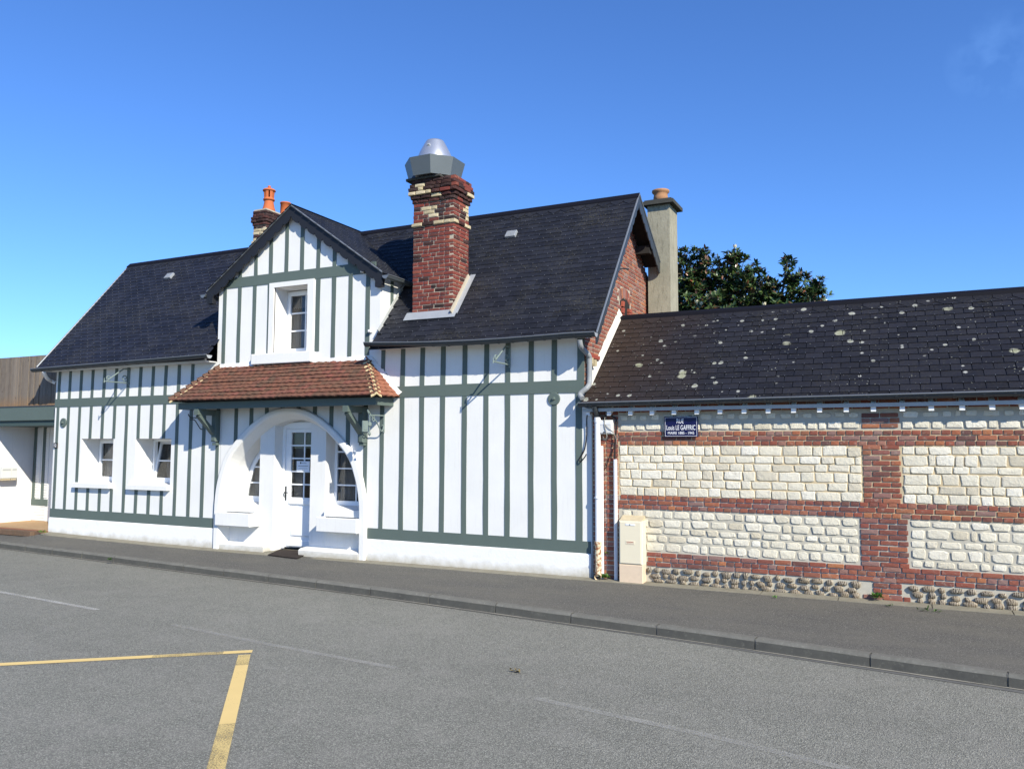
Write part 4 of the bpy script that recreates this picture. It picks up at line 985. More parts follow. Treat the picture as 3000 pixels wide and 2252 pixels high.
pc = Vector((-13.50, 2.42, 7.63)); PS = .70
pot = MB(); pot.lathe([(.235, -.02), (.225, .05), (.19, .15), (.165, .28), (.155, .36), (.155, .385), (.19, .385), (.195, .43), (.175, .455), (.170, .47)], pc, 24); pot.v = [tuple(pc+(Vector(q)-pc)*PS) for q in pot.v]
pt = pot.build('chimney_pot', M['terracotta'], rear, smooth=True)
for k in range(7):   # slatted lantern with openings
    a0, a1 = 2*math.pi*(k+.26)/7, 2*math.pi*(k+.94)/7; s = MB(); pr = [(.168, .46), (.168, .50), (.176, .62), (.186, .72)]
    for (r0, h0), (r1, h1) in zip(pr, pr[1:]):
        ang = [lerp(a0, a1, t/3) for t in range(4)]
        for u0, u1 in zip(ang, ang[1:]):
            f_ = lambda r_, h_, u_: pc+Vector((r_*math.cos(u_), r_*math.sin(u_), h_)); s.quad(f_(r0, h0, u0), f_(r0, h0, u1), f_(r1, h1, u1), f_(r1, h1, u0)); s.quad(f_(r0-.03, h0, u1), f_(r0-.03, h0, u0), f_(r1-.03, h1, u0), f_(r1-.03, h1, u1))
        for u_ in (a0, a1): s.quad(f_(r0, h0, u_), f_(r0-.03, h0, u_), f_(r1-.03, h1, u_), f_(r1, h1, u_))
    s.v = [tuple(pc+(Vector(q)-pc)*PS) for q in s.v]; s.build('pot_slat', M['terracotta'], rear)
MB().lathe([(r_*PS, h_*PS) for r_, h_ in [(.18, .70), (.215, .715), (.22, .74), (.19, .775), (.12, .81), (.05, .825), (.045, .84), (.055, .86), (.055, .885), (.035, .91), (.0, .918)]], pc, 24).build('pot_lid', M['terracotta'], rear, smooth=True)
pc2 = Vector((-13.49, 2.98, 7.63)); MB().lathe([(r_*.78, h_*.85) for r_, h_ in [(.165, -.02), (.160, .10), (.150, .40), (.165, .405), (.168, .44), (.150, .445), (.12, .44), (.12, .2)]], pc2, 24).build('chimney_pot', M['terracotta'], rear, smooth=True)
# concrete chimney at the back of the gable
kx0, kx1, ky0, ky1 = -4.47, -4.02, 3.42, 4.02
s = MB(); s.box(kx0, kx1, ky0, ky1, 0, 6.86); cch = s.build('concrete_chimney', M['concrete_chimney'], house)
s = MB(); s.box(kx0-.07, kx1+.10, ky0-.10, ky1+.08, 6.862, 6.935); s.box(kx0-.05, kx1+.05, ky0-.05, ky1+.05, 6.9352, 6.97); s.build('chimney_cap', M['cap_concrete'], cch)
pc3 = Vector((-4.27, 3.70, 6.98)); MB().lathe([(.15, 0), (.145, .12), (.135, .17), (.15, .195), (.175, .22), (.175, .255), (.15, .26), (.10, .26), (.10, .1)], pc3, 24).build('chimney_pot', M['terracotta_old'], cch, smooth=True)

# ================================================================= GABLE BRICKWORK (right end)
gw = MB(); gx = XG
gw.add([(gx, 0, 0), (gx, 3.75, 0), (gx, 3.75, 5.45), (gx, 3.40, 5.58), (gx, RY, RZ-.10), (gx, 0, zmain(0)-.10)], [(0, 1, 2, 3, 4, 5)])
gable = gw.build('gable_wall', M['mortar_pale'], house)
GEY, GEZ, GRY, GRZ = -.15, 2.755, 1.745, 4.353    # garage roof eave and ridge
GSL = (GRZ-GEZ)/(GRY-GEY)
def zgar(y_): return GEZ+(y_-GEY)*GSL if y_ < GRY else GRZ-(y_-GRY)*.6
gp = Pieces(); z_ = 2.62; i = 0
OP = (1.80, 2.42, 4.74)   # little blocked opening y0,y1,top
while z_ < 6.5:
    yf = max(.0, EY+(z_+.14-EZ)/SL); yr = min(3.72, RRY+(z_+.05-RRZ)/((RZ-RRZ)/(RY-RRY))) if z_ > RRZ-.2 else 3.72
    p_ = yf-(.11 if i % 2 else 0); seq = [.225, .225, .115]; k = i
    if i % 2 == 0: seq = [.115, .115, .225]
    while p_ < yr:
        L_ = seq[k % 3]+R.uniform(-.006, .006); k += 1; a, b = max(p_, yf), min(p_+L_, yr); p_ += L_
        if b-a < .03: continue
        yc = (a+b)/2
        if z_+.05 < zgar(yc): continue
        if OP[0] < yc < OP[1] and z_ < OP[2]+.05-.25*abs(yc-2.11): continue
        if OP[0]-.06 < yc < OP[1]+.06 and OP[2] <= z_+.06 and z_ < OP[2]+.27-.25*abs(yc-2.11): continue
        me = R.choice(BR_WALL); gp.add(me, (gx+.008, yc, z_), (b-a-.014, .05, .060), ROT_X, 0)
    z_ += .0722; i += 1
# soldier arch
for k in range(9):
    t = (k-4)/4; yc = 2.11+t*.30; zc = OP[2]+.13-.09*t*t
    gp.add(R.choice(BR_WALL), (gx+.010, yc, zc), (.060, .05, .20), rot_cols(Vector((0, 1, 0)).lerp(Vector((0, 1, -t*.5)), 1).normalized(), Vector((-1, 0, 0)), Vector((0, t*.5, 1)).normalized()), 0)
for me_ in BR_WALL: pass
gp.emit('brick', gable, gable, 0, 'brick_field')
MB().box(gx-.01, gx+.004, OP[0]+.02, OP[1]-.02, 4.2, OP[2]+.02).build('blocked_opening', M['soffit_dark'], gable)
for k in range(3): MB().obox((gx+.02, 1.93+k*.0, 4.40+k*.12), (.05, 0, 0), (0, .10, .0), (0, .03, .10)).build('brick', M['brick_gable'], gable)
for k in range(3): MB().obox((gx+.02, 2.33, 4.42+k*.075), (.06, 0, 0), (0, .17, .0), (0, .0, .062)).build('brick', M['brick_gable'], gable)
# corbel stones under the verge foot, cement fillet where the lower roof meets the gable, iron tie
for (y_, z_) in ((.10, 3.42), (.26, 3.40)): MB().box(gx, gx+.10, y_-.055, y_+.055, z_-.05, z_+.05).build('corbel_stone', M['brick_cream'], gable)
MB().box(gx, gx+.07, .02, .55, 3.475, 3.535).build('corbel_course', M['brick_gable'], gable)
G_UP = Vector((0, GRY-GEY, GRZ-GEZ)).normalized(); G_N = Vector((0, -G_UP.z, G_UP.y))
ff = MB(); nf = 14
for k in range(nf):
    y0_, y1_ = lerp(GEY+.25, GRY, k/nf), lerp(GEY+.25, GRY, (k+1)/nf); h0, h1 = .10+R.uniform(-.02, .02), .10+R.uniform(-.02, .02)
    ff.add([(gx+.012, y0_, zgar(y0_)), (gx+.012, y0_, zgar(y0_)+h0+.06), (gx+.08, y0_, zgar(y0_)+.04), (gx+.012, y1_, zgar(y1_)), (gx+.012, y1_, zgar(y1_)+h1+.06), (gx+.08, y1_, zgar(y1_)+.04)], [(1, 2, 5, 4), (0, 1, 4, 3), (0, 2, 1), (3, 4, 5)])
ff.build('cement_fillet', M['cement_flashing'], gable)
MB().tube([(gx, 1.45, 5.18), (gx+.14, 1.60, 5.22), (gx+.20, 1.75, 5.23)], .014, 6).build('iron_tie', M['iron_black'], gable)

# ================================================================= PORCH ROOF
PE, PEZ, PT, PTZ = -.67, 2.905, .0, 3.615
pbl, pbr, ptl, ptr = -13.05, -8.085, -12.40, -8.77
P_UP = Vector((0, PT-PE, PTZ-PEZ)).normalized(); P_N = Vector((0, -P_UP.z, P_UP.y)); PL = math.hypot(PT-PE, PTZ-PEZ)
TILE = []
for k in range(6):
    r = random.Random(k+50); m_ = MB(); nn = 4; rows = []
    top = [(lerp(-.5, .5, i/nn), .012*math.sin(math.pi*i/nn)*r.uniform(-.2, 1)+r.uniform(-.003, .003)) for i in range(nn+1)]
    v = []
    for (x_, dz) in top: v += [(x_, 0+r.uniform(-.003, .003), dz), (x_, 0, dz+.026), (x_, .17, dz*.3+.026)]
    f = []
    for i in range(nn): a = i*3; f += [(a, a+3, a+4, a+1), (a+1, a+4, a+5, a+2)]
    f += [(0, 1, 2), (nn*3, nn*3+2, nn*3+1)]
    m_.add(v, f); TILE.append(m_)
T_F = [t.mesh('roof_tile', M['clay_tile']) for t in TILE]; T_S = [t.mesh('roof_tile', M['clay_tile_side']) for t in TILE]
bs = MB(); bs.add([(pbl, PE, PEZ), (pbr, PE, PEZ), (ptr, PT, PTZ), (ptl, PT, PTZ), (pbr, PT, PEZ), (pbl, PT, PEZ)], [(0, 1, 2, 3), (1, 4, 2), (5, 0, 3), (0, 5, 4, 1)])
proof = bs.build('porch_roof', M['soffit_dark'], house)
NR = 10
for i in range(NR):
    t = i/NR; xa, xb = lerp(pbl, ptl, t), lerp(pbr, ptr, t); c0_ = Vector((0, PE, PEZ))+P_UP*(PL*t-.015); p_ = xa+R.uniform(.02, .15)-.1
    wob = [R.uniform(0, 6.28) for _ in range(2)]
    while p_ < xb:
        w_ = .172; a, b = max(p_, xa), min(p_+w_, xb); p_ += w_
        if b-a < .02: continue
        xc = (a+b)/2; lift = .026+.005*math.sin(xc*2.3+wob[0])+R.uniform(0, .002)
        o = piece('roof_tile', R.choice(T_F), c0_+Vector((xc, 0, 0))+P_N*lift+P_UP*R.uniform(-.003, .003), proof, (b-a-.002, 1, 1), tilted(XV, P_UP, P_N, .030, .17, .010))
for sgn in (1, -1):
    xe, xt = (pbr, ptr) if sgn > 0 else (pbl, ptl); up = Vector((xt-xe, 0, PTZ-PEZ)).normalized(); sd = Vector((0, sgn, 0)); n = sd.cross(up).normalized()
    LL = math.hypot(xt-xe, PTZ-PEZ)
    for i in range(NR):
        t = i/NR; ya, yb = lerp(PE, PT, t), PT; c0_ = Vector((xe, 0, PEZ))+up*(LL*t-.015); p_ = ya
        while p_ < yb-.01:
            a, b = p_, min(p_+.17, yb); p_ += .17
            if b-a < .02: continue
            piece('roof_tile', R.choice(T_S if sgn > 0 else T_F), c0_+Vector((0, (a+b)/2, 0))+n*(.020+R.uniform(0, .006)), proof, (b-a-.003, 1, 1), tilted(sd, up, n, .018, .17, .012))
# hip tiles
def hips(A_, B_, n1, n2, s1, s2, count, rounded):
    A_, B_ = Vector(A_), Vector(B_); d = (B_-A_)/count; u = d.normalized()
    for k in range(count):
        p0 = A_+d*(k-.12); p1 = A_+d*(k+1.0); up_ = (n1+n2).normalized(); wv = .105
        def prof(p, lift, wd):
            top = p+up_*lift; return [top+s1*wd-up_*.0, top+s1*wd*.5+up_*(.03 if rounded else .0)*1.2, top+up_*(.03 if rounded else .012), top+s2*wd*.5+up_*(.03 if rounded else .0)*1.2, top+s2*wd]
        def shell(pa, pb, la, lb, wa, wb, mi, mb):
            a, b = prof(pa, la, wa), prof(pb, lb, wb); a2 = [q-up_*.02 for q in a]; b2 = [q-up_*.02 for q in b]; mb.add(a+b+a2+b2, [(i, i+1, 6+i, 5+i) for i in range(4)]+[(10+i, 11+i, i+1, i) for i in range(4)]+[(0, 5, 15, 10), (4, 14, 19, 9)], mi)
        s = MB(); shell(p0+u*.04, p1, .062, .040, wv, wv*.85, 0, s)
        if rounded: 
            pr = [prof(p0+u*.02, .028, wv*1.12), prof(p1, .028, wv*1.08)]; s.obox((p0+p1)/2+s1*wv*1.02+up_*.038, u*(p1-p0).length*.9, s1.normalized()*.03, n1*.022, 1)
        else: shell(p0-u*.012, p0+u*.055, .056, .052, wv*1.03, wv*1.02, 1, s)
        s.build('hip_tile', [M['hip_tile'], M['hip_mortar']], proof)
nR = Vector((PTZ-PEZ, 0, ptr*-1+pbr)).normalized(); nLf = Vector((-(PTZ-PEZ), 0, ptl-pbl)).normalized()
s_f = Vector((-1, 0, 0)); hv = (Vector((ptr, PT, PTZ))-Vector((pbr, PE, PEZ))).normalized(); sfr = (s_f-hv*s_f.dot(hv)).normalized(); sfr = (sfr-P_N*sfr.dot(P_N)).normalized(); srr = Vector((0, 1, 0)); srr = (srr-nR*srr.dot(nR)-hv*srr.dot(hv)).normalized(); srr = (srr-nR*srr.dot(nR)).normalized()
hips((pbr, PE, PEZ), (ptr, PT, PTZ), P_N, nR, sfr, srr, 9, False)
hv2 = (Vector((ptl, PT, PTZ))-Vector((pbl, PE, PEZ))).normalized(); sfl = Vector((1, 0, 0)); sfl = (sfl-hv2*sfl.dot(hv2)).normalized(); sfl = (sfl-P_N*sfl.dot(P_N)).normalized(); sll = Vector((0, 1, 0)); sll = (sll-hv2*sll.dot(hv2)).normalized(); sll = (sll-nLf*sll.dot(nLf)).normalized()
hips((pbl, PE, PEZ), (ptl, PT, PTZ), P_N, nLf, sfl, sll, 9, True)
# eaves beam under the tiles, brackets on the wall
MB().box(pbl+.10, pbr-.10, PE+.13, PE+.22, 2.755, 2.885).build('eaves_beam', M['green'], proof)
for xx in (pbl+.10, pbr-.19): MB().box(xx, xx+.09, PE+.221, -.001, 2.755, 2.885).build('eaves_beam', M['green'], proof)
for px, py in ((641, 1185), (1069, 1190)):
    xc = X0(px, py); s = MB(); hw = .065
    s.bbox(xc-hw, xc+hw, -.13, -.012, 2.10 if px > 800 else 2.12, 2.755, .02); s.box(xc-hw*.85, xc+hw*.85, -.58, -.131, 2.64, 2.754)
    s.obox(Vector((xc, -.31, 2.46)), (hw*1.5, 0, 0), Vector((0, -.40, .36)), Vector((0, .055, .06))); s.box(xc-hw*.8, xc+hw*.8, -.09, -.012, 2.05, 2.10)
    s.build('porch_bracket', M['green'], house)
# white mortar fillets where the tiles meet the wall
for (a, b, nm) in (((ptl, PTZ), (ptr+.05, PTZ), 0), ((ptr+.03, PTZ+.01), (pbr+.02, PEZ+.03), 1), ((ptl-.03, PTZ+.01), (pbl-.02, PEZ+.05), 1)):
    A_, B_ = Vector((a[0], 0, a[1])), Vector((b[0], 0, b[1])); d = (B_-A_).normalized(); nrm = Vector((-d.z, 0, d.x)); nrm = nrm if nrm.z > 0 else -nrm; s = MB(); n = 16
    for k in range(n):
        p0, p1 = A_.lerp(B_, k/n), A_.lerp(B_, (k+1)/n); h0, h1 = .06+.03*nm+R.uniform(-.015, .015), .06+.03*nm+R.uniform(-.015, .015)
        s.add([p0+Vector((0, -.06, 0))-nrm*.01, p1+Vector((0, -.06, 0))-nrm*.01, p1+Vector((0, -.02, 0))+nrm*h1, p0+Vector((0, -.02, 0))+nrm*h0, p0+nrm*h0+Vector((0, .01, 0)), p1+nrm*h1+Vector((0, .01, 0))], [(0, 1, 2, 3), (3, 2, 5, 4)])
    s.build('mortar_fillet', M['white'] if not (nm and b[0] > -9) else M['white'], house)
# ================================================================= OUTBUILDING (brick, chalk and flint)
barn = empty('outbuilding', (-1, 0, 0), 'low outbuilding of red brick, white chalk blocks and flint under lichen-spotted slates', 'outbuilding')
BX0, BX1 = -4.42, 6.0
bw = MB(); bw.box(BX0, BX1, .012, .35, -.1, 2.72); bwall = bw.build('wall', M['mortar'], barn)
bw2 = MB(); bw2.quad((BX0, .009, 1.29), (-.5, .009, 1.29), (-.5, .009, 2.28), (BX0, .009, 2.28)); bw2.quad((-.5, .009, 1.09), (BX1, .009, 1.09), (BX1, .009, 2.28), (-.5, .009, 2.28)); bw2.build('pointing', M['mortar_yellow'], bwall)
BP, SPc, FPc = Pieces(), Pieces(), Pieces()
PILS = [(-.50, -.02, 1.29, 2.55), (-.555, .04, .44, 1.10)]; LP = (BX0, -3.98)
def inframe(xc): return vis((xc, 0, 1.2)) if -4.5 < xc < 1.42 else .001
def brow(z_, x0, x1, L_, off=0, hh=.058, jt=.013, var=.03):
    p_ = x0-off
    while p_ < x1:
        l = L_+R.uniform(-var, var)*L_*.5; a, b = max(p_, x0), min(p_+l, x1); p_ += l
        if b-a < .035: continue
        BP.add(R.choice(BR_WALL), ((a+b)/2, .0-R.uniform(0, .006), z_+R.uniform(-.003, .003)), (b-a-jt, .06, hh+R.uniform(-.004, .003)), None, inframe((a+b)/2)*(1.2 if L_ > .2 else 1))
def three(z0, kinds, x0=-3.98):
    for i, k in enumerate(kinds): brow(z0+.071*(i+.5), x0, BX1, .232 if k == 's' else .117, R.uniform(0, .1))
three(2.065, 'hsh'); three(1.092, 'hsh'); three(.243, 'shs', -3.55)
brow(2.60, -3.98, BX1, .232, .1); brow(2.672, -3.98, BX1, .232, .0)
for (a, b, z0, z1) in PILS:
    z_ = z0+.036; i = 0
    while z_ < z1-.02:
        if not (2.06 < z_ < 2.28): brow(z_, a, b, .232, .116 if i % 2 else 0)
        z_ += .0722; i += 1
z_ = .0+.036; i = 0
brow_z = .036
while z_ < 2.70:
    brow(z_, LP[0]+.01, LP[1], .225 if i % 2 else .115, 0); z_ += .0722; i += 1
z_ = .02; i = 0
while z_ < .24: brow(z_+.036, -.42, -.06, .20, .1 if i % 2 else 0); z_ += .0722; i += 1
brow(.036, -.55, .04, .25, .0)
def srow(z0, z1, x0, x1, lo, hi, jx, jz, fam, skips):
    p_ = x0
    while p_ < x1-.05:
        l = R.uniform(lo, hi)
        if R.random() < .2: l *= .6
        a, b = p_, min(p_+l, x1); p_ += l
        if x1-p_ < lo*.5: b = x1; p_ = x1
        xc = (a+b)/2
        if b-a < .05: continue
        dz = R.uniform(-.006, .006)
        SPc.add(R.choice(fam), (xc, (.004 if fam is CHALK_B else .001)-R.uniform(0, .009), (z0+z1)/2+dz), (b-a-jx-R.uniform(0, jx*.6), .06, z1-z0-jz-R.uniform(0, jz*.7)), None, inframe(xc))
for (x0, x1) in ((-3.97, -.51), (-.01, BX1)):
    zs_ = 1.300; n = 6; hgt = (2.062-1.300)/n
    zc_ = [0]+[(k_+R.uniform(-.14, .14))/n for k_ in range(1, n)]+[1]
    for i in range(n): srow(zs_+zc_[i]*hgt*n, zs_+zc_[i+1]*hgt*n, x0, x1, .14, .33, .010, .008, CHALK_A, None)
    srow(2.285, 2.405, x0, x1, .15, .27, .022, .022, CHALK_A, None); srow(2.43, 2.55, x0, x1, .14, .25, .045, .035, CHALK_B, None)
for (x0, x1) in ((-3.93, -.57), (.055, BX1)):
    zs_ = .462; n = 5; hgt = (1.085-.462)/n
    zc_ = [0]+[(k_+R.uniform(-.14, .14))/n for k_ in range(1, n)]+[1]
    for i in range(n): srow(zs_+zc_[i]*hgt*n, zs_+zc_[i+1]*hgt*n, x0, x1, .13, .31, .022, .020, CHALK_B, None)
for i, z_ in enumerate((.19, .105, .03)):
    p_ = -3.55+i*.05
    while p_ < BX1:
        l = R.uniform(.09, .19); 
        if not (-.56 < p_+l/2 < .06): FPc.add(R.choice(FLINT), (p_+l/2, -.012-R.uniform(0, .02), z_+R.uniform(-.012, .012)), (l-.025, .07, R.uniform(.062, .092)), None, inframe(p_+l/2))
        p_ += l+R.uniform(0, .03)
BP.emit('brick', bwall, bwall, 300, 'brick_field'); SPc.emit('chalk_stone', bwall, bwall, 300, 'chalk_field'); FPc.emit('flint_stone', bwall, bwall, 300, 'flint_field')
# roof
ge = .143; gL = math.hypot(GRY-GEY, GRZ-GEZ); gr_ = int((gL-.2)/ge)
g2 = MB(); g2.quad((XG, GEY-.04, zgar(GEY-.04)), (BX1+.1, GEY-.04, zgar(GEY-.04)), (BX1+.1, GRY, GRZ), (XG, GRY, GRZ)); g2.quad((XG, GRY, GRZ), (BX1+.1, GRY, GRZ), (BX1+.1, 4.2, GRZ-1.5), (XG, 4.2, GRZ-1.5))
groof = g2.build('roof', M['slate_edge'], barn)
GP = Pieces()
for i in range(-1, gr_+1):
    c0_ = Vector((0, GEY, GEZ))+G_UP*(i*ge+.04); x_ = XG+.03+(.125 if i % 2 else 0)
    if i % 2: GP.add(R.choice(SLG), c0_+Vector((XG+.03+.0625, 0, 0))+G_N*.017, (.48, 1, 1), tilted(XV, G_UP, G_N, .013, .23), .001)
    while x_ < BX1:
        p = c0_+Vector((x_+.125, 0, 0)); GP.add(R.choice(SLG), p+G_N*(.017+R.uniform(0, .003)), (1, 1, 1), tilted(XV, G_UP, G_N, .013+R.uniform(0, .004), .23, .006), vis(p) if p.x < 1.9 else .001)
        if R.random() < .95: hook(p+G_N*.018, G_UP, G_N, XV)
        x_ += .25
GP.emit('slate', groof, groof, 300, 'slate_field')
topcourse(XG+.05, BX1, Vector((0, GEY, GEZ))+G_UP*(gL-.30), G_UP, G_N, .25, .29, M['slate_lichen'], groof)
MB().prism([(XG+.01, GRY-.11, GRZ-.055), (XG+.01, GRY-.10, GRZ-.005), (XG+.01, GRY, GRZ+.05), (XG+.01, GRY+.11, GRZ-.01), (XG+.01, GRY+.11, GRZ-.05), (XG+.01, GRY, GRZ+.0)], (BX1-XG, 0, 0)).build('ridge_flashing', M['lead_black'], groof)
HOOK.build('slate_hooks', M['hook_metal'], groof, kind='stuff')
# eaves: fascia, rafter feet, gutter
MB().box(-4.50, BX1, -.165, -.140, 2.588, 2.640).build('fascia', M['fascia_grey'], barn)
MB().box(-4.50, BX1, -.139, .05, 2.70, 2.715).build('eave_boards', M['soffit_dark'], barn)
rpx = [1719.2, 1780.8, 1843.6, 1907.1, 1971.7, 2039, 2107, 2177.9, 2248.9, 2323.7, 2400.3, 2478.8, 2558.9, 2644, 2729.4, 2820.6, 2909.2, 2997.8]
rxs = [atY(p, 1212, -.18).x for p in rpx]; stp = (rxs[-1]-rxs[0])/(len(rxs)-1); rxs += [rxs[-1]+stp*k for k in range(1, 14)]
for xx in rxs:
    s = MB(); s.add([(xx-.032, -.137, 2.525), (xx+.032, -.137, 2.525), (xx+.032, -.137, 2.63), (xx-.032, -.137, 2.63), (xx-.032, .02, 2.60), (xx+.032, .02, 2.60), (xx+.032, .02, 2.72), (xx-.032, .02, 2.72)], [(0, 1, 2, 3), (1, 5, 6, 2), (4, 0, 3, 7), (0, 4, 5, 1), (3, 2, 6, 7)]); s.build('rafter_foot', M['rafter_white'], barn)
gbx = [atY(1440+p/5.53, 1185, -.28).x for p in (1530, 1875, 2205)]
gst = .335; gbx += [gbx[-1]+gst*k for k in range(1, 30)]
gutter(atY(1693, 1190, -.28).x, BX1, -.215, 2.718, 2.766, .060, barn, [b for b in gbx if b < BX1-.1], mat='zinc_dark', capmat='zinc_dark')
# rainwater pipes
dpx = atY(1750, 1300, -.10).x
el_ = MB(); el_.tube([(dpx, -.22, 2.67), (dpx, -.20, 2.62), (dpx, -.11, 2.56), (dpx, -.085, 2.52)], .044, 12)
s = MB(); s.tube([(dpx, -.085, 2.50), (dpx, -.085, .56)], .046, 14); s.tube([(dpx, -.085, 2.50), (dpx, -.085, 2.42)], .053, 14)
dp = s.build('downpipe', M['pipe_white'], barn, smooth=False); el_.build('pipe_elbow', M['zinc_dark'], dp)
s = MB(); s.tube([(dpx, -.085, .57), (dpx, -.085, .05)], .052, 14); s.tube([(dpx, -.085, .58), (dpx, -.085, .52)], .062, 14); s.tube([(dpx, -.085, .30), (dpx, -.085, .275)], .058, 14); s.tube([(dpx, -.085, .06), (dpx+.01, -.10, .055), (dpx+.02, -.17, .045)], .052, 14, cap=False); s.build('cast_iron_shoe', M['pipe_rusty'], dp)
MB().tube([(dpx, -.085, 1.265), (dpx, -.085, 1.24)], .058, 14).build('pipe_clip', M['pipe_white'], dp)
# grey swan-neck pipe from the house gutter down to the lower roof
P = [atY(*q) for q in ((1699, 995, -.34), (1701, 1012, -.30), (1709, 1024, -.16))]+[atX(1724, 1040, XG+.08), atX(1727, 1056, XG+.08), atX(1727, 1115, XG+.08), Vector((-4.44, -.12, 2.98)), Vector((-4.55, -.16, 2.87)), Vector((-4.50, -.20, 2.80))]
def smooth_path(P, n=5):
    o = []
    for i in range(len(P)-1):
        p0, p1, p2, p3 = P[max(i-1, 0)], P[i], P[i+1], P[min(i+2, len(P)-1)]
        for k in range(n):
            t = k/n; o.append(.5*((2*p1)+(p2-p0)*t+(2*p0-5*p1+4*p2-p3)*t*t+(-p0+3*p1-3*p2+p3)*t**3))
    return o+[P[-1]]
P = [Vector(p) for p in P]
MB().tube(smooth_path(P), .042, 12).build('downpipe', M['pipe_grey'], house)
P = [atY(90+p/5.53, 1020+q/5.53, yy_) for p, q, yy_ in ((215, 375, -.34), (225, 420, -.28), (270, 490, -.14), (330, 530, .02), (400, 560, .10))]
MB().tube(smooth_path(P), .04, 10).build('downpipe', M['pipe_white'], house)

# ================================================================= FIXTURES ON THE WALLS
def top(o, label, cat, group=None): return tag(o, label, cat, group)
# conduits
for (px, zt, lab) in ((1762.5, atY(1762, 1306, -.05).z, 'thin white conduit next to the rainwater pipe on the brick pier'), (1803, atY(1803, 1345, -.05).z, 'thin white conduit beside the cream meter cabinet')):
    xx = atY(px, 1450, -.05).x; s = MB(); s.tube([(xx, -.045, .01), (xx, -.045, zt)], .030, 12); 
    top(s.build('conduit', M['pipe_white']), lab, 'conduit')
# junction box
a, b = atY(1750, 1250, -.07), atY(1796, 1250, -.07); jb = empty('junction_box', ((a.x+b.x)/2, .0, 2.24), 'small pale grey utility box hanging on the brick pier under the eaves', 'utility box')
s = MB(); s.bbox(a.x, b.x, -.11, .02, atY(1770, 1271, -.1).z, atY(1770, 1230, -.1).z, .018); s.build('case', M['box_grey'], jb); s = MB(); s.bbox(a.x+.025, b.x-.03, -.1145, -.1101, atY(1770, 1243, -.1).z, atY(1770, 1236, -.1).z, .001); s.build('label_plate', M['pipe_white'], jb); MB().lathe([(.012, 0), (.012, .008), (.0, .009)], ((a.x+b.x)/2-.005, -.1101, atY(1770, 1266, -.1).z), 10, 0, (0, -1, 0)).build('lock', M['iron_black'], jb)
def cable(name, pts, r_, mat, label, cat='cable'):
    return top(MB().tube(smooth_path([Vector(p) for p in pts], 6), r_, 6).build(name, M[mat]), label, cat)
J = lambda px, py, y_=-.13: atY(px, py, y_)
cable('cable', [J(1768, 1228, -.05), J(1771, 1220, -.09), J(1785, 1217, -.08), J(1803, 1225, -.05), J(1806, 1245, -.05), J(1802, 1290, -.05), J(1801, 1345, -.05)], .012, 'cable_black', 'thick black cable dropping from the eaves into the conduit by the meter cabinet')
cable('cable', [J(1772, 1222, -.12), J(1771, 1245, -.12), J(1775, 1262, -.12), J(1778, 1280, -.12), J(1770, 1288, -.09), J(1766, 1276, -.04)], .006, 'cable_grey', 'loose grey wire looping over the pale grey utility box')
cable('cable', [J(1772, 1242, -.12), J(1785, 1256, -.12), J(1797, 1266, -.10), J(1805, 1285, -.05), J(1806, 1300, -.02)], .005, 'cable_grey', 'thin grey wire running off the utility box towards the chalk wall')
cable('cable', [J(1798, 1312, -.03), J(1785, 1342, -.03), J(1774, 1372, -.02)], .006, 'cable_black', 'short dark wire slanting down the brick pier between the conduits')
cable('cable', [J(1720, 1216, -.16), J(1719, 1235, -.05), J(1719, 1270, -.03), J(1714, 1310, -.03), J(1705, 1332, -.03), J(1697, 1345, -.04), J(1701, 1352, -.05), J(1712, 1340, -.06), J(1718, 1330, -.07)], .010, 'cable_black', 'black cable hanging in a loose hook at the white corner of the house')
# street name plate
sa, sb_ = atY(1947, 1220, -.02), atY(2046, 1280, -.02); sn = empty('street_sign', ((sa.x+sb_.x)/2, 0, sb_.z), 'dark blue enamel street name plate with white lettering on the chalk wall', 'street sign')
s = MB(); s.bbox(sa.x, sb_.x, -.048, -.030, sb_.z, sa.z, .006); s.build('plate', M['enamel_blue'], sn)
s = MB(); e1 = .014; t_ = .0045
for (a, b, c_, d) in ((sa.x+e1, sb_.x-e1, sa.z-e1-t_, sa.z-e1), (sa.x+e1, sb_.x-e1, sb_.z+e1, sb_.z+e1+t_), (sa.x+e1, sa.x+e1+t_, sb_.z+e1+t_, sa.z-e1-t_), (sb_.x-e1-t_, sb_.x-e1, sb_.z+e1+t_, sa.z-e1-t_)): s.box(a, b, -.0495, -.0482, c_, d)
s.build('border_line', M['enamel_white'], sn)
def text(txt, width, xc, zc, y, height, mat, par, name='lettering', bold=.0):
    cu = bpy.data.curves.new('t', 'FONT'); cu.body = txt; cu.align_x = 'CENTER'; cu.align_y = 'CENTER'; cu.offset = bold
    o = bpy.data.objects.new('t', cu); col.objects.link(o); dg = bpy.context.evaluated_depsgraph_get(); me = bpy.data.meshes.new_from_object(o.evaluated_get(dg)); bpy.data.objects.remove(o); bpy.data.curves.remove(cu)
    xs_ = [v.co.x for v in me.vertices]; ys_ = [v.co.y for v in me.vertices]; sx, sy = width/(max(xs_)-min(xs_)), height/(max(ys_)-min(ys_)); mx, my = (max(xs_)+min(xs_))/2, (max(ys_)+min(ys_))/2
    L_ = org(par)
    for v in me.vertices: v.co = Vector((xc+(v.co.x-mx)*sx, y, zc+(v.co.y-my)*sy))-L_
    me.materials.clear(); me.materials.append(mat); me.name = name; ob = bpy.data.objects.new(name, me); col.objects.link(ob); ob.parent = par; ORG[ob.name] = L_; return ob
sw, sh, sxc = sb_.x-sa.x, sa.z-sb_.z, (sa.x+sb_.x)/2
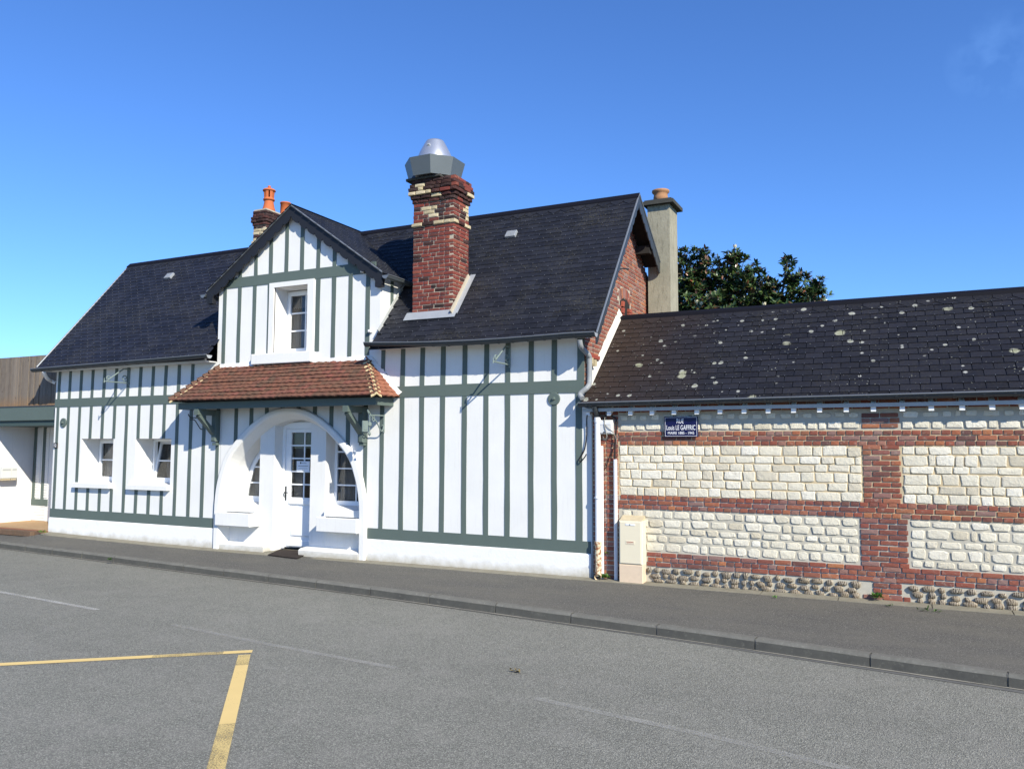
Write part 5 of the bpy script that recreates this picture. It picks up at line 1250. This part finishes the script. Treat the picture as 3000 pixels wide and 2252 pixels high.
text('RUE', sw*.21, sxc-.01, sa.z-sh*.23, -.0490, sh*.22, M['enamel_white'], sn, bold=.003); text('Louis LE GAFFRIC', sw*.86, sxc, sa.z-sh*.54, -.0490, sh*.235, M['enamel_white'], sn, bold=.004); text('MAIRE 1885 - 1945', sw*.78, sxc, sa.z-sh*.80, -.0490, sh*.13, M['enamel_white'], sn, bold=.004)
# house number
na, nb = atY(160.5, 1297, 0), atY(170.5, 1312, 0); hn = empty('house_number', ((na.x+nb.x)/2, -.02, nb.z), 'small dark plaque with a white house number 12 at the far corner of the house', 'house number')
MB().bbox(na.x, nb.x, -.030, -.012, nb.z, na.z, .004).build('plaque', M['print_dark'], hn); text('12', (nb.x-na.x)*.62, (na.x+nb.x)/2, (na.z+nb.z)/2, -.0315, (na.z-nb.z)*.6, M['enamel_white'], hn, bold=.02)
# notice on the door
va, vb = atY(869.5, 1350, .40), atY(904.5, 1383.5, .40); nt_ = empty('paper_notice', ((va.x+vb.x)/2, .40, vb.z), 'white printed notice taped to the panes of the white door', 'notice')
MB().box(va.x, vb.x+.02, .398, .400, vb.z, va.z).build('sheet', M['paper'], nt_)
pw, ph, pcx = vb.x-va.x, va.z-vb.z, (va.x+vb.x)/2+.01
s = MB(); s.lathe([(.018, 0), (.018, .001)], (pcx-.06, .3978, va.z-ph*.16), 12, 0, (0, -1, 0)); s.build('emblem', M['print_dark'], nt_)
text('RAPPEL', pw*.38, pcx+.03, va.z-ph*.17, .3974, ph*.075, M['print_dark'], nt_)
for (zf, wf, hf) in ((.43, .80, .035), (.65, .70, .02), (.84, .18, .05)): MB().box(pcx-pw*wf/2, pcx+pw*wf/2, .3972, .3979, va.z-ph*zf-ph*hf/2, va.z-ph*zf+ph*hf/2).build('print_line', M['print_dark'], nt_)
# meter cabinet
ma, mb2 = atY(1815, 1600, -.14).x, atY(1884, 1600, -.14).x; zt = atY(1850, 1524, -.14).z; mz = atY(1850, 1652, -.14).z
mc = empty('meter_cabinet', ((ma+mb2)/2, -.08, 0), 'tall cream plastic meter cabinet standing against the chalk wall', 'meter cabinet')
MB().bbox(ma, mb2, -.17, .02, -.02, mz-.006, .008).build('foot', M['meter_foot'], mc); MB().bbox(ma, mb2, -.17, .02, mz-.006, zt, .010).build('case', M['meter_cream'], mc)
MB().bbox(ma+.018, mb2-.018, -.182, -.1701, mz+.012, zt-.02, .006).build('door', M['meter_cream'], mc)
s = MB(); s.prism([(ma+.01, -.165, zt), (ma+.01, .02, zt+.075), (ma+.01, .02, zt)], (mb2-ma-.02, 0, 0)); s.build('sloping_top', M['meter_top'], mc)
MB().bbox((ma+mb2)/2-.075, (ma+mb2)/2+.075, -.187, -.1821, zt-.075, zt-.045, .003).build('latch_plate', M['pipe_white'], mc); MB().lathe([(.008, 0), (.008, .004)], ((ma+mb2)/2-.005, -.1871, zt-.06), 8, 0, (0, -1, 0)).build('lock', M['iron_black'], mc)
xq = (ma+mb2)/2; zq = lerp(mz, zt, .50)
MB().bbox(xq-.07, xq+.07, -.186, -.1821, zq-.028, zq+.028, .002).build('label_plate', M['meter_cream'], mc); s = MB(); s.box(xq-.06, xq+.05, -.1868, -.1862, zq+.004, zq+.014); s.box(xq-.055, xq+.055, -.1868, -.1862, zq-.016, zq-.011); s.build('print_line', M['print_red'], mc, kind='stuff')
# doormat
q = [(-11.02, .30), (-10.10, .02), (-9.98, -.42), (-10.95, -.22)]
s = MB(); s.prism([Vector((x_, y_, .030 if y_ > -.1 else pvz(x_, y_)+.024)) for x_, y_ in reversed([(-11.02, .33), (-10.22, .33), (-9.95, -.42), (-10.75, -.30)])], (0, 0, -.012)); top(s.build('doormat', M['doormat']), 'dark brown doormat lying on the threshold of the arched entrance', 'doormat')
# iron brackets
def spiral(c, r0, turns, a0, plane, n=26, sgn=1):
    u, v_ = plane; return [c+(u*math.cos(a0+sgn*2*math.pi*turns*k/n)+v_*math.sin(a0+sgn*2*math.pi*turns*k/n))*r0*(1-.75*k/n) for k in range(n+1)]
OUT, UPV = Vector((0, -1, 0)), Vector((0, 0, 1))
def iron_bracket(xc, zb0, L_, hh, label):
    o = empty('iron_sign_bracket', (xc, 0, zb0), label, 'iron bracket'); B0_ = Vector((xc, -.012, zb0))
    MB().tube([B0_, B0_+OUT*L_], .014, 6).build('arm', M['iron_paint'], o)
    top_ = B0_+UPV*hh; pts = smooth_path([top_, top_+OUT*.12+UPV*.0, top_+OUT*.20-UPV*.04, B0_+OUT*(L_-.08)+UPV*.03])
    MB().tube(pts, .014, 6).build('brace', M['iron_paint'], o)
    MB().tube(spiral(B0_+OUT*(L_-.10)+UPV*.075, .055, 1.2, -1.2, (OUT, UPV)), .011, 6).build('scroll', M['iron_paint'], o); MB().tube(spiral(B0_+OUT*.10+UPV*.11, .075, 1.15, -2.2, (OUT, UPV)), .012, 6).build('scroll', M['iron_paint'], o)
    MB().tube([B0_+OUT*L_-UPV*.03, B0_+OUT*L_+UPV*.07], [.012, .006], 6).build('finial', M['iron_paint'], o); MB().box(xc-.015, xc+.015, -.020, -.008, zb0-.05, zb0+hh+.05).build('wall_strap', M['iron_paint'], o)
iron_bracket(-5.865, 3.40, .60, .30, 'scrolled iron sign bracket high on the wall near the anchor disc beside the rainwater pipe'); iron_bracket(-15.064, 3.385, .60, .30, 'scrolled iron sign bracket high on the wall above the two small windows')
# lantern bracket right of the arch with its hanging ornament
xc = -8.38; o = empty('lantern_bracket', (xc, 0, 2.33), 'ornate iron lantern bracket with leaf pendant right of the arched entrance', 'iron bracket'); B0_ = Vector((xc, -.012, 2.585))
MB().tube([B0_, B0_+OUT*.44], .012, 6).build('arm', M['iron_paint'], o)
MB().tube(smooth_path([B0_+OUT*.40, B0_+OUT*.36-UPV*.03, B0_+OUT*.22-UPV*.12, B0_+OUT*.09-UPV*.27, B0_+OUT*.03-UPV*.25, B0_+OUT*.015-UPV*.18, B0_+OUT*.05-UPV*.17]), .012, 6).build('scroll', M['iron_paint'], o)
MB().tube(smooth_path([B0_+OUT*.40, B0_+OUT*.46+UPV*.06, B0_+OUT*.50+UPV*.09, B0_+OUT*.47+UPV*.03]), .013, 6).build('leaf_curl', M['iron_paint'], o); MB().tube(spiral(B0_+OUT*.33-UPV*.07, .06, 1.0, 1.5, (OUT, UPV)), .008, 6).build('scroll', M['iron_paint'], o)
s = MB(); t0 = B0_+OUT*.43; s.tube([t0, t0-UPV*.12], .010, 6); s.tube([t0-UPV*.12, t0-UPV*.14, t0-UPV*.19, t0-UPV*.21], [.012, .035, .035, .012], 10); s.tube([t0-UPV*.21, t0-UPV*.29], .010, 6); s.tube([t0-UPV*.28, t0-UPV*.335, t0-UPV*.37], [.008, .03, .002], 8); s.build('pendant', M['iron_paint'], o)
s = MB(); s.obox(B0_+OUT*.56-UPV*.20, (.02, 0, 0), OUT*.15, UPV*.19); s.obox(B0_+OUT*.56-UPV*.20, (.03, 0, 0), OUT*.10, UPV*.13); s.build('lantern_back', M['iron_paint'], o)
MB().tube([B0_+OUT*.44-UPV*.16, B0_+OUT*.50-UPV*.18], .010, 6).build('link', M['iron_paint'], o); MB().box(xc-.015, xc+.015, -.020, -.008, 2.28, 2.64).build('wall_strap', M['iron_paint'], o)
# plain dark bracket under the porch roof
xc = -12.851; o = empty('iron_hook_bracket', (xc, 0, 2.36), 'plain dark iron hook bracket in the shade under the tiled porch roof', 'iron bracket'); B0_ = Vector((xc, -.012, 2.60))
MB().tube([B0_, B0_+OUT*.30, B0_+OUT*.35+UPV*.04, B0_+OUT*.36+UPV*.07], .010, 6).build('arm', M['iron_black'], o); MB().tube(smooth_path([B0_-UPV*.23, B0_+OUT*.06-UPV*.20, B0_+OUT*.18-UPV*.06, B0_+OUT*.26-UPV*.035, B0_+OUT*.31-UPV*.05]), .009, 6).build('brace', M['iron_black'], o)

# ================================================================= LEFT ANNEX
ann = empty('timber_clad_annex', (-19.6, .6, 0), 'annex with weathered board cladding over a deep green beam and a recessed white porch', 'annex')
k = 0; xx = -22.0
while xx < -17.52:
    w_ = R.uniform(.085, .125); MB().box(xx+.006, min(xx+w_, -17.505)-.006, .20-R.uniform(0, .02), .24, 2.955, 4.17).build('board', M['board'], ann); xx += w_
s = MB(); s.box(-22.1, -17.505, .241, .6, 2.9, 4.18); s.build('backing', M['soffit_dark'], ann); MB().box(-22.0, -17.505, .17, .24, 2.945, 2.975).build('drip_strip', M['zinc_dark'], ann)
MB().bbox(-22.0, -17.503, .17, .40, 2.62, 2.944, .012).build('beam', M['green'], ann); MB().box(-22.0, -17.503, .22, 2.0, 2.50, 2.6199).build('porch_ceiling', M['green_dark_paint'] if 'green_dark_paint' in M else M['green'], ann)
s = MB(); s.box(-22.0, -20.30, .22, 1.5, -.1, 2.50); s.build('side_wall', M['white'], ann)
s = MB(); s.box(-20.30, -17.50, 1.40, 1.50, -.1, 2.50); bkw = s.build('back_wall', M['white'], ann)
yb = 1.40
for px in (101, 127): xq = atY(px, 1400, yb).x; MB().box(xq-.055, xq+.055, yb-.02, yb, .64, 2.5).build('stud', M['green'], bkw)
MB().box(atY(93, 1460, yb).x, atY(140, 1460, yb).x, yb-.022, yb, .50, .66).build('rail', M['green'], bkw)
xa, xb = atY(105, 1300, yb).x, atY(123, 1300, yb).x; xc_, xd = atY(131, 1300, yb).x, atY(146, 1300, yb).x
for (a, b) in ((xa, xb), (xc_, xd)):
    z_ = .70; i = 0
    while z_ < 2.45:
        MB().box(a+.01, b-.01, yb-.012, yb, z_, z_+.055).build('painted_brick', M['white'], bkw); z_ += .066; i += 1
z_ = .12
while z_ < .48:
    MB().box(xa-.1, xd-.05, yb-.012, yb, z_, z_+.06).build('painted_brick', M['white'], bkw); z_ += .07
MB().box(-17.78, -17.52, .55, .75, .05, 2.5).build('door_post', M['green'], ann)
# letter boxes on the side wall
for (y0, y1, lab) in ((.44, .68, 'white letter box on the porch wall nearer the street'), (.685, .83, 'white letter box on the porch wall, deeper inside the recess')):
    mbx = empty('letter_box', (-20.19, (y0+y1)/2, 1.16), lab, 'letter box'); MB().box(-20.295, -20.06, y0, y1, 1.22, 1.49).build('case', M['mailbox_white'], mbx); MB().box(-20.0595, -20.052, y0+.02, y1-.02, 1.415, 1.45).build('slot', M['fascia_grey'], mbx); MB().box(-20.295, -20.08, y0+.005, y1-.005, 1.17, 1.2195).build('shelf', M['meter_top'], mbx)

# ================================================================= MAGNOLIA
tree = empty('magnolia_tree', (-3.3, 7.2, -.1), 'evergreen magnolia with dark glossy leaves and rusty buds rising behind the outbuilding', 'tree')
TR = random.Random(11); TY = 7.2
tips = []
lobes = [((2010, 800), (60, 75)), ((2055, 790), (52, 60)), ((2090, 850), (60, 60)), ((2150, 770), (28, 40)), ((2165, 810), (60, 55)), ((2210, 850), (75, 60)), ((2270, 880), (60, 45)), ((2306, 768), (18, 22)), ((2318, 815), (30, 30)), ((2350, 850), (42, 42)), ((2400, 835), (20, 25)), ((2385, 880), (40, 30)), ((2120, 900), (120, 45)), ((2020, 890), (70, 60)), ((2300, 905), (80, 30))]
tm = MB(); base_ = Vector((-3.3, TY, -.1))
tm.tube([base_, base_+Vector((.05, .0, 1.5)), base_+Vector((-.05, .05, 3.2)), base_+Vector((.0, .0, 4.6))], [.19, .16, .12, .07], 10)
leaf = MB(); fl_ = MB()
sc_px = (TY+CD)/CF/.9
for (c_, r_) in lobes:
    cen = atY(c_[0], c_[1], TY); rx, rz = r_[0]*sc_px, r_[1]*sc_px; ry = max(rx, rz)*.9
    st_ = base_+Vector((0, 0, TR.uniform(2.4, 4.2))); mid_ = st_.lerp(cen, .5)+Vector((TR.uniform(-.2, .2), TR.uniform(-.2, .2), -.1)); tm.tube([st_, mid_, cen], [.06, .035, .018], 7)
    n = max(10, int(62*rx*rz/.16))
    for _ in range(n):
        while True:
            d = Vector((TR.uniform(-1, 1), TR.uniform(-1, 1), TR.uniform(-1, 1)))
            if .25 < d.length < 1: break
        p = cen+Vector((d.x*rx, d.y*ry, d.z*rz)); ax = (d.normalized()*.6+Vector((TR.uniform(-.5, .5), TR.uniform(-.5, .5), .75))).normalized()
        if TR.random() < .5: tm.tube([cen.lerp(p, .35), p], [.010, .006], 4)
        a = ax.orthogonal().normalized(); b = ax.cross(a); off = TR.uniform(0, 6.28)
        for k in range(TR.randint(7, 11)):
            an = off+k*2.4; dirv = (a*math.cos(an)+b*math.sin(an)); el = TR.uniform(.1, .9) if k > 2 else TR.uniform(1.0, 1.6)
            ld = (dirv+ax*el*.9).normalized(); L_ = TR.uniform(.10, .17); wd = L_*TR.uniform(.17, .24); sd = ld.cross(ax); sd = sd.normalized() if sd.length > .05 else a; up_ = sd.cross(ld).normalized()
            q0 = p-ax*TR.uniform(0, .07); cv = up_*(-L_*TR.uniform(.0, .22))
            leaf.add([q0, q0+ld*L_*.35+sd*wd+up_*.006, q0+ld*L_*.4-up_*.004, q0+ld*L_*.35-sd*wd+up_*.006, q0+ld*L_*.72+sd*wd*.75+cv*.4, q0+ld*L_*.72-sd*wd*.75+cv*.4, q0+ld*L_+cv], [(0, 1, 2), (0, 2, 3), (1, 4, 6, 2), (2, 6, 5, 3)])
tm.build('trunk', M['bark'], tree); leaf.build('crown', M['magnolia_leaf'], tree)
for (px, py) in ((2153, 728), (2041, 890), (2239, 897), (2054, 895)):
    p = atY(px, py, TY-.75); 
    for k in range(6):
        an = k*1.05; d = Vector((math.cos(an)*.5, math.sin(an)*.5, .9)).normalized(); sd = d.cross(Vector((0, 0, 1))).normalized(); fl_.add([p, p+d*.05+sd*.035, p+d*.11, p+d*.05-sd*.035], [(0, 1, 2, 3)])
fl_.build('blossom', M['flower_cream'], tree)

# ================================================================= WEEDS
def weed(px, py, n, size, lab, zp=None, spread=1.0, y_=None, flat=.6):
    p = atZ(px, py, zp) if y_ is None else atY(px, py, y_)
    o = empty('weed', tuple(p), lab, 'weed', None); s = MB(); r = random.Random(int(px*7+py))
    for _ in range(n):
        an = r.uniform(0, 6.28); q = p+Vector((r.gauss(0, size*.35*spread), r.gauss(0, size*.15), abs(r.gauss(0, size*.12)))); 
        d = Vector((math.cos(an), math.sin(an)*.6-.2, r.uniform(flat*.3, 1.4))).normalized(); L_ = size*r.uniform(.35, .8); sd = d.cross(Vector((0, 0, 1))); sd = sd.normalized() if sd.length > .05 else Vector((1, 0, 0)); wd = L_*r.uniform(.14, .26)
        s.add([q, q+d*L_*.5+sd*wd, q+d*L_-Vector((0, 0, L_*.15)), q+d*L_*.5-sd*wd], [(0, 1, 2, 3)])
    s.build('leaves', M['weed_leaf'], o); return o
weed(1772, 1692, 110, .10, 'clump of bright green weeds between the two white conduits', .01, 1.2, -.10)
weed(1776, 1622, 18, .07, 'tiny fern growing from the brick pier above the clump of weeds', 0, 1.0, -.02)
weed(2572, 1752, 26, .16, 'broad-leaved weed at the foot of the flint base below the brick pier', 0, .5, -.06, .9)
weed(2272, 1752, 10, .07, 'small tuft of grass in the edging slab below the flint wall', pvz(-1.7, -.3)); weed(2600, 1776, 10, .08, 'little sprig in the pavement joint near the broad-leaved weed', pvz(-.3, -.3)); weed(2722, 1790, 22, .10, 'low spreading weed on the edging slab beyond the broad-leaved weed', pvz(.2, -.3), 1.6)
weed(322, 1640, 22, .10, 'grass tuft growing out of the kerb joint', -.10, .6); weed(262, 1577, 12, .08, 'small green tuft at the foot of the white plinth below the windows', .055, 1.0, -.06); weed(126, 1560, 30, .10, 'low green weeds at the corner beside the brown pavers', .10, 1.8)

# scrap of dry leaves on the road
simple('dry_leaf', (.16, .12, .05), .9, .1, 0, .3, 30, 0)
o = weed(1513, 1968, 16, .09, 'scrap of dry brown leaves lying on the asphalt', ZR+.004, 1.2, None, .1)
o.name = 'leaf_litter'; o['category'] = 'litter'
for c_ in o.children: c_.data.materials[0] = M['dry_leaf']
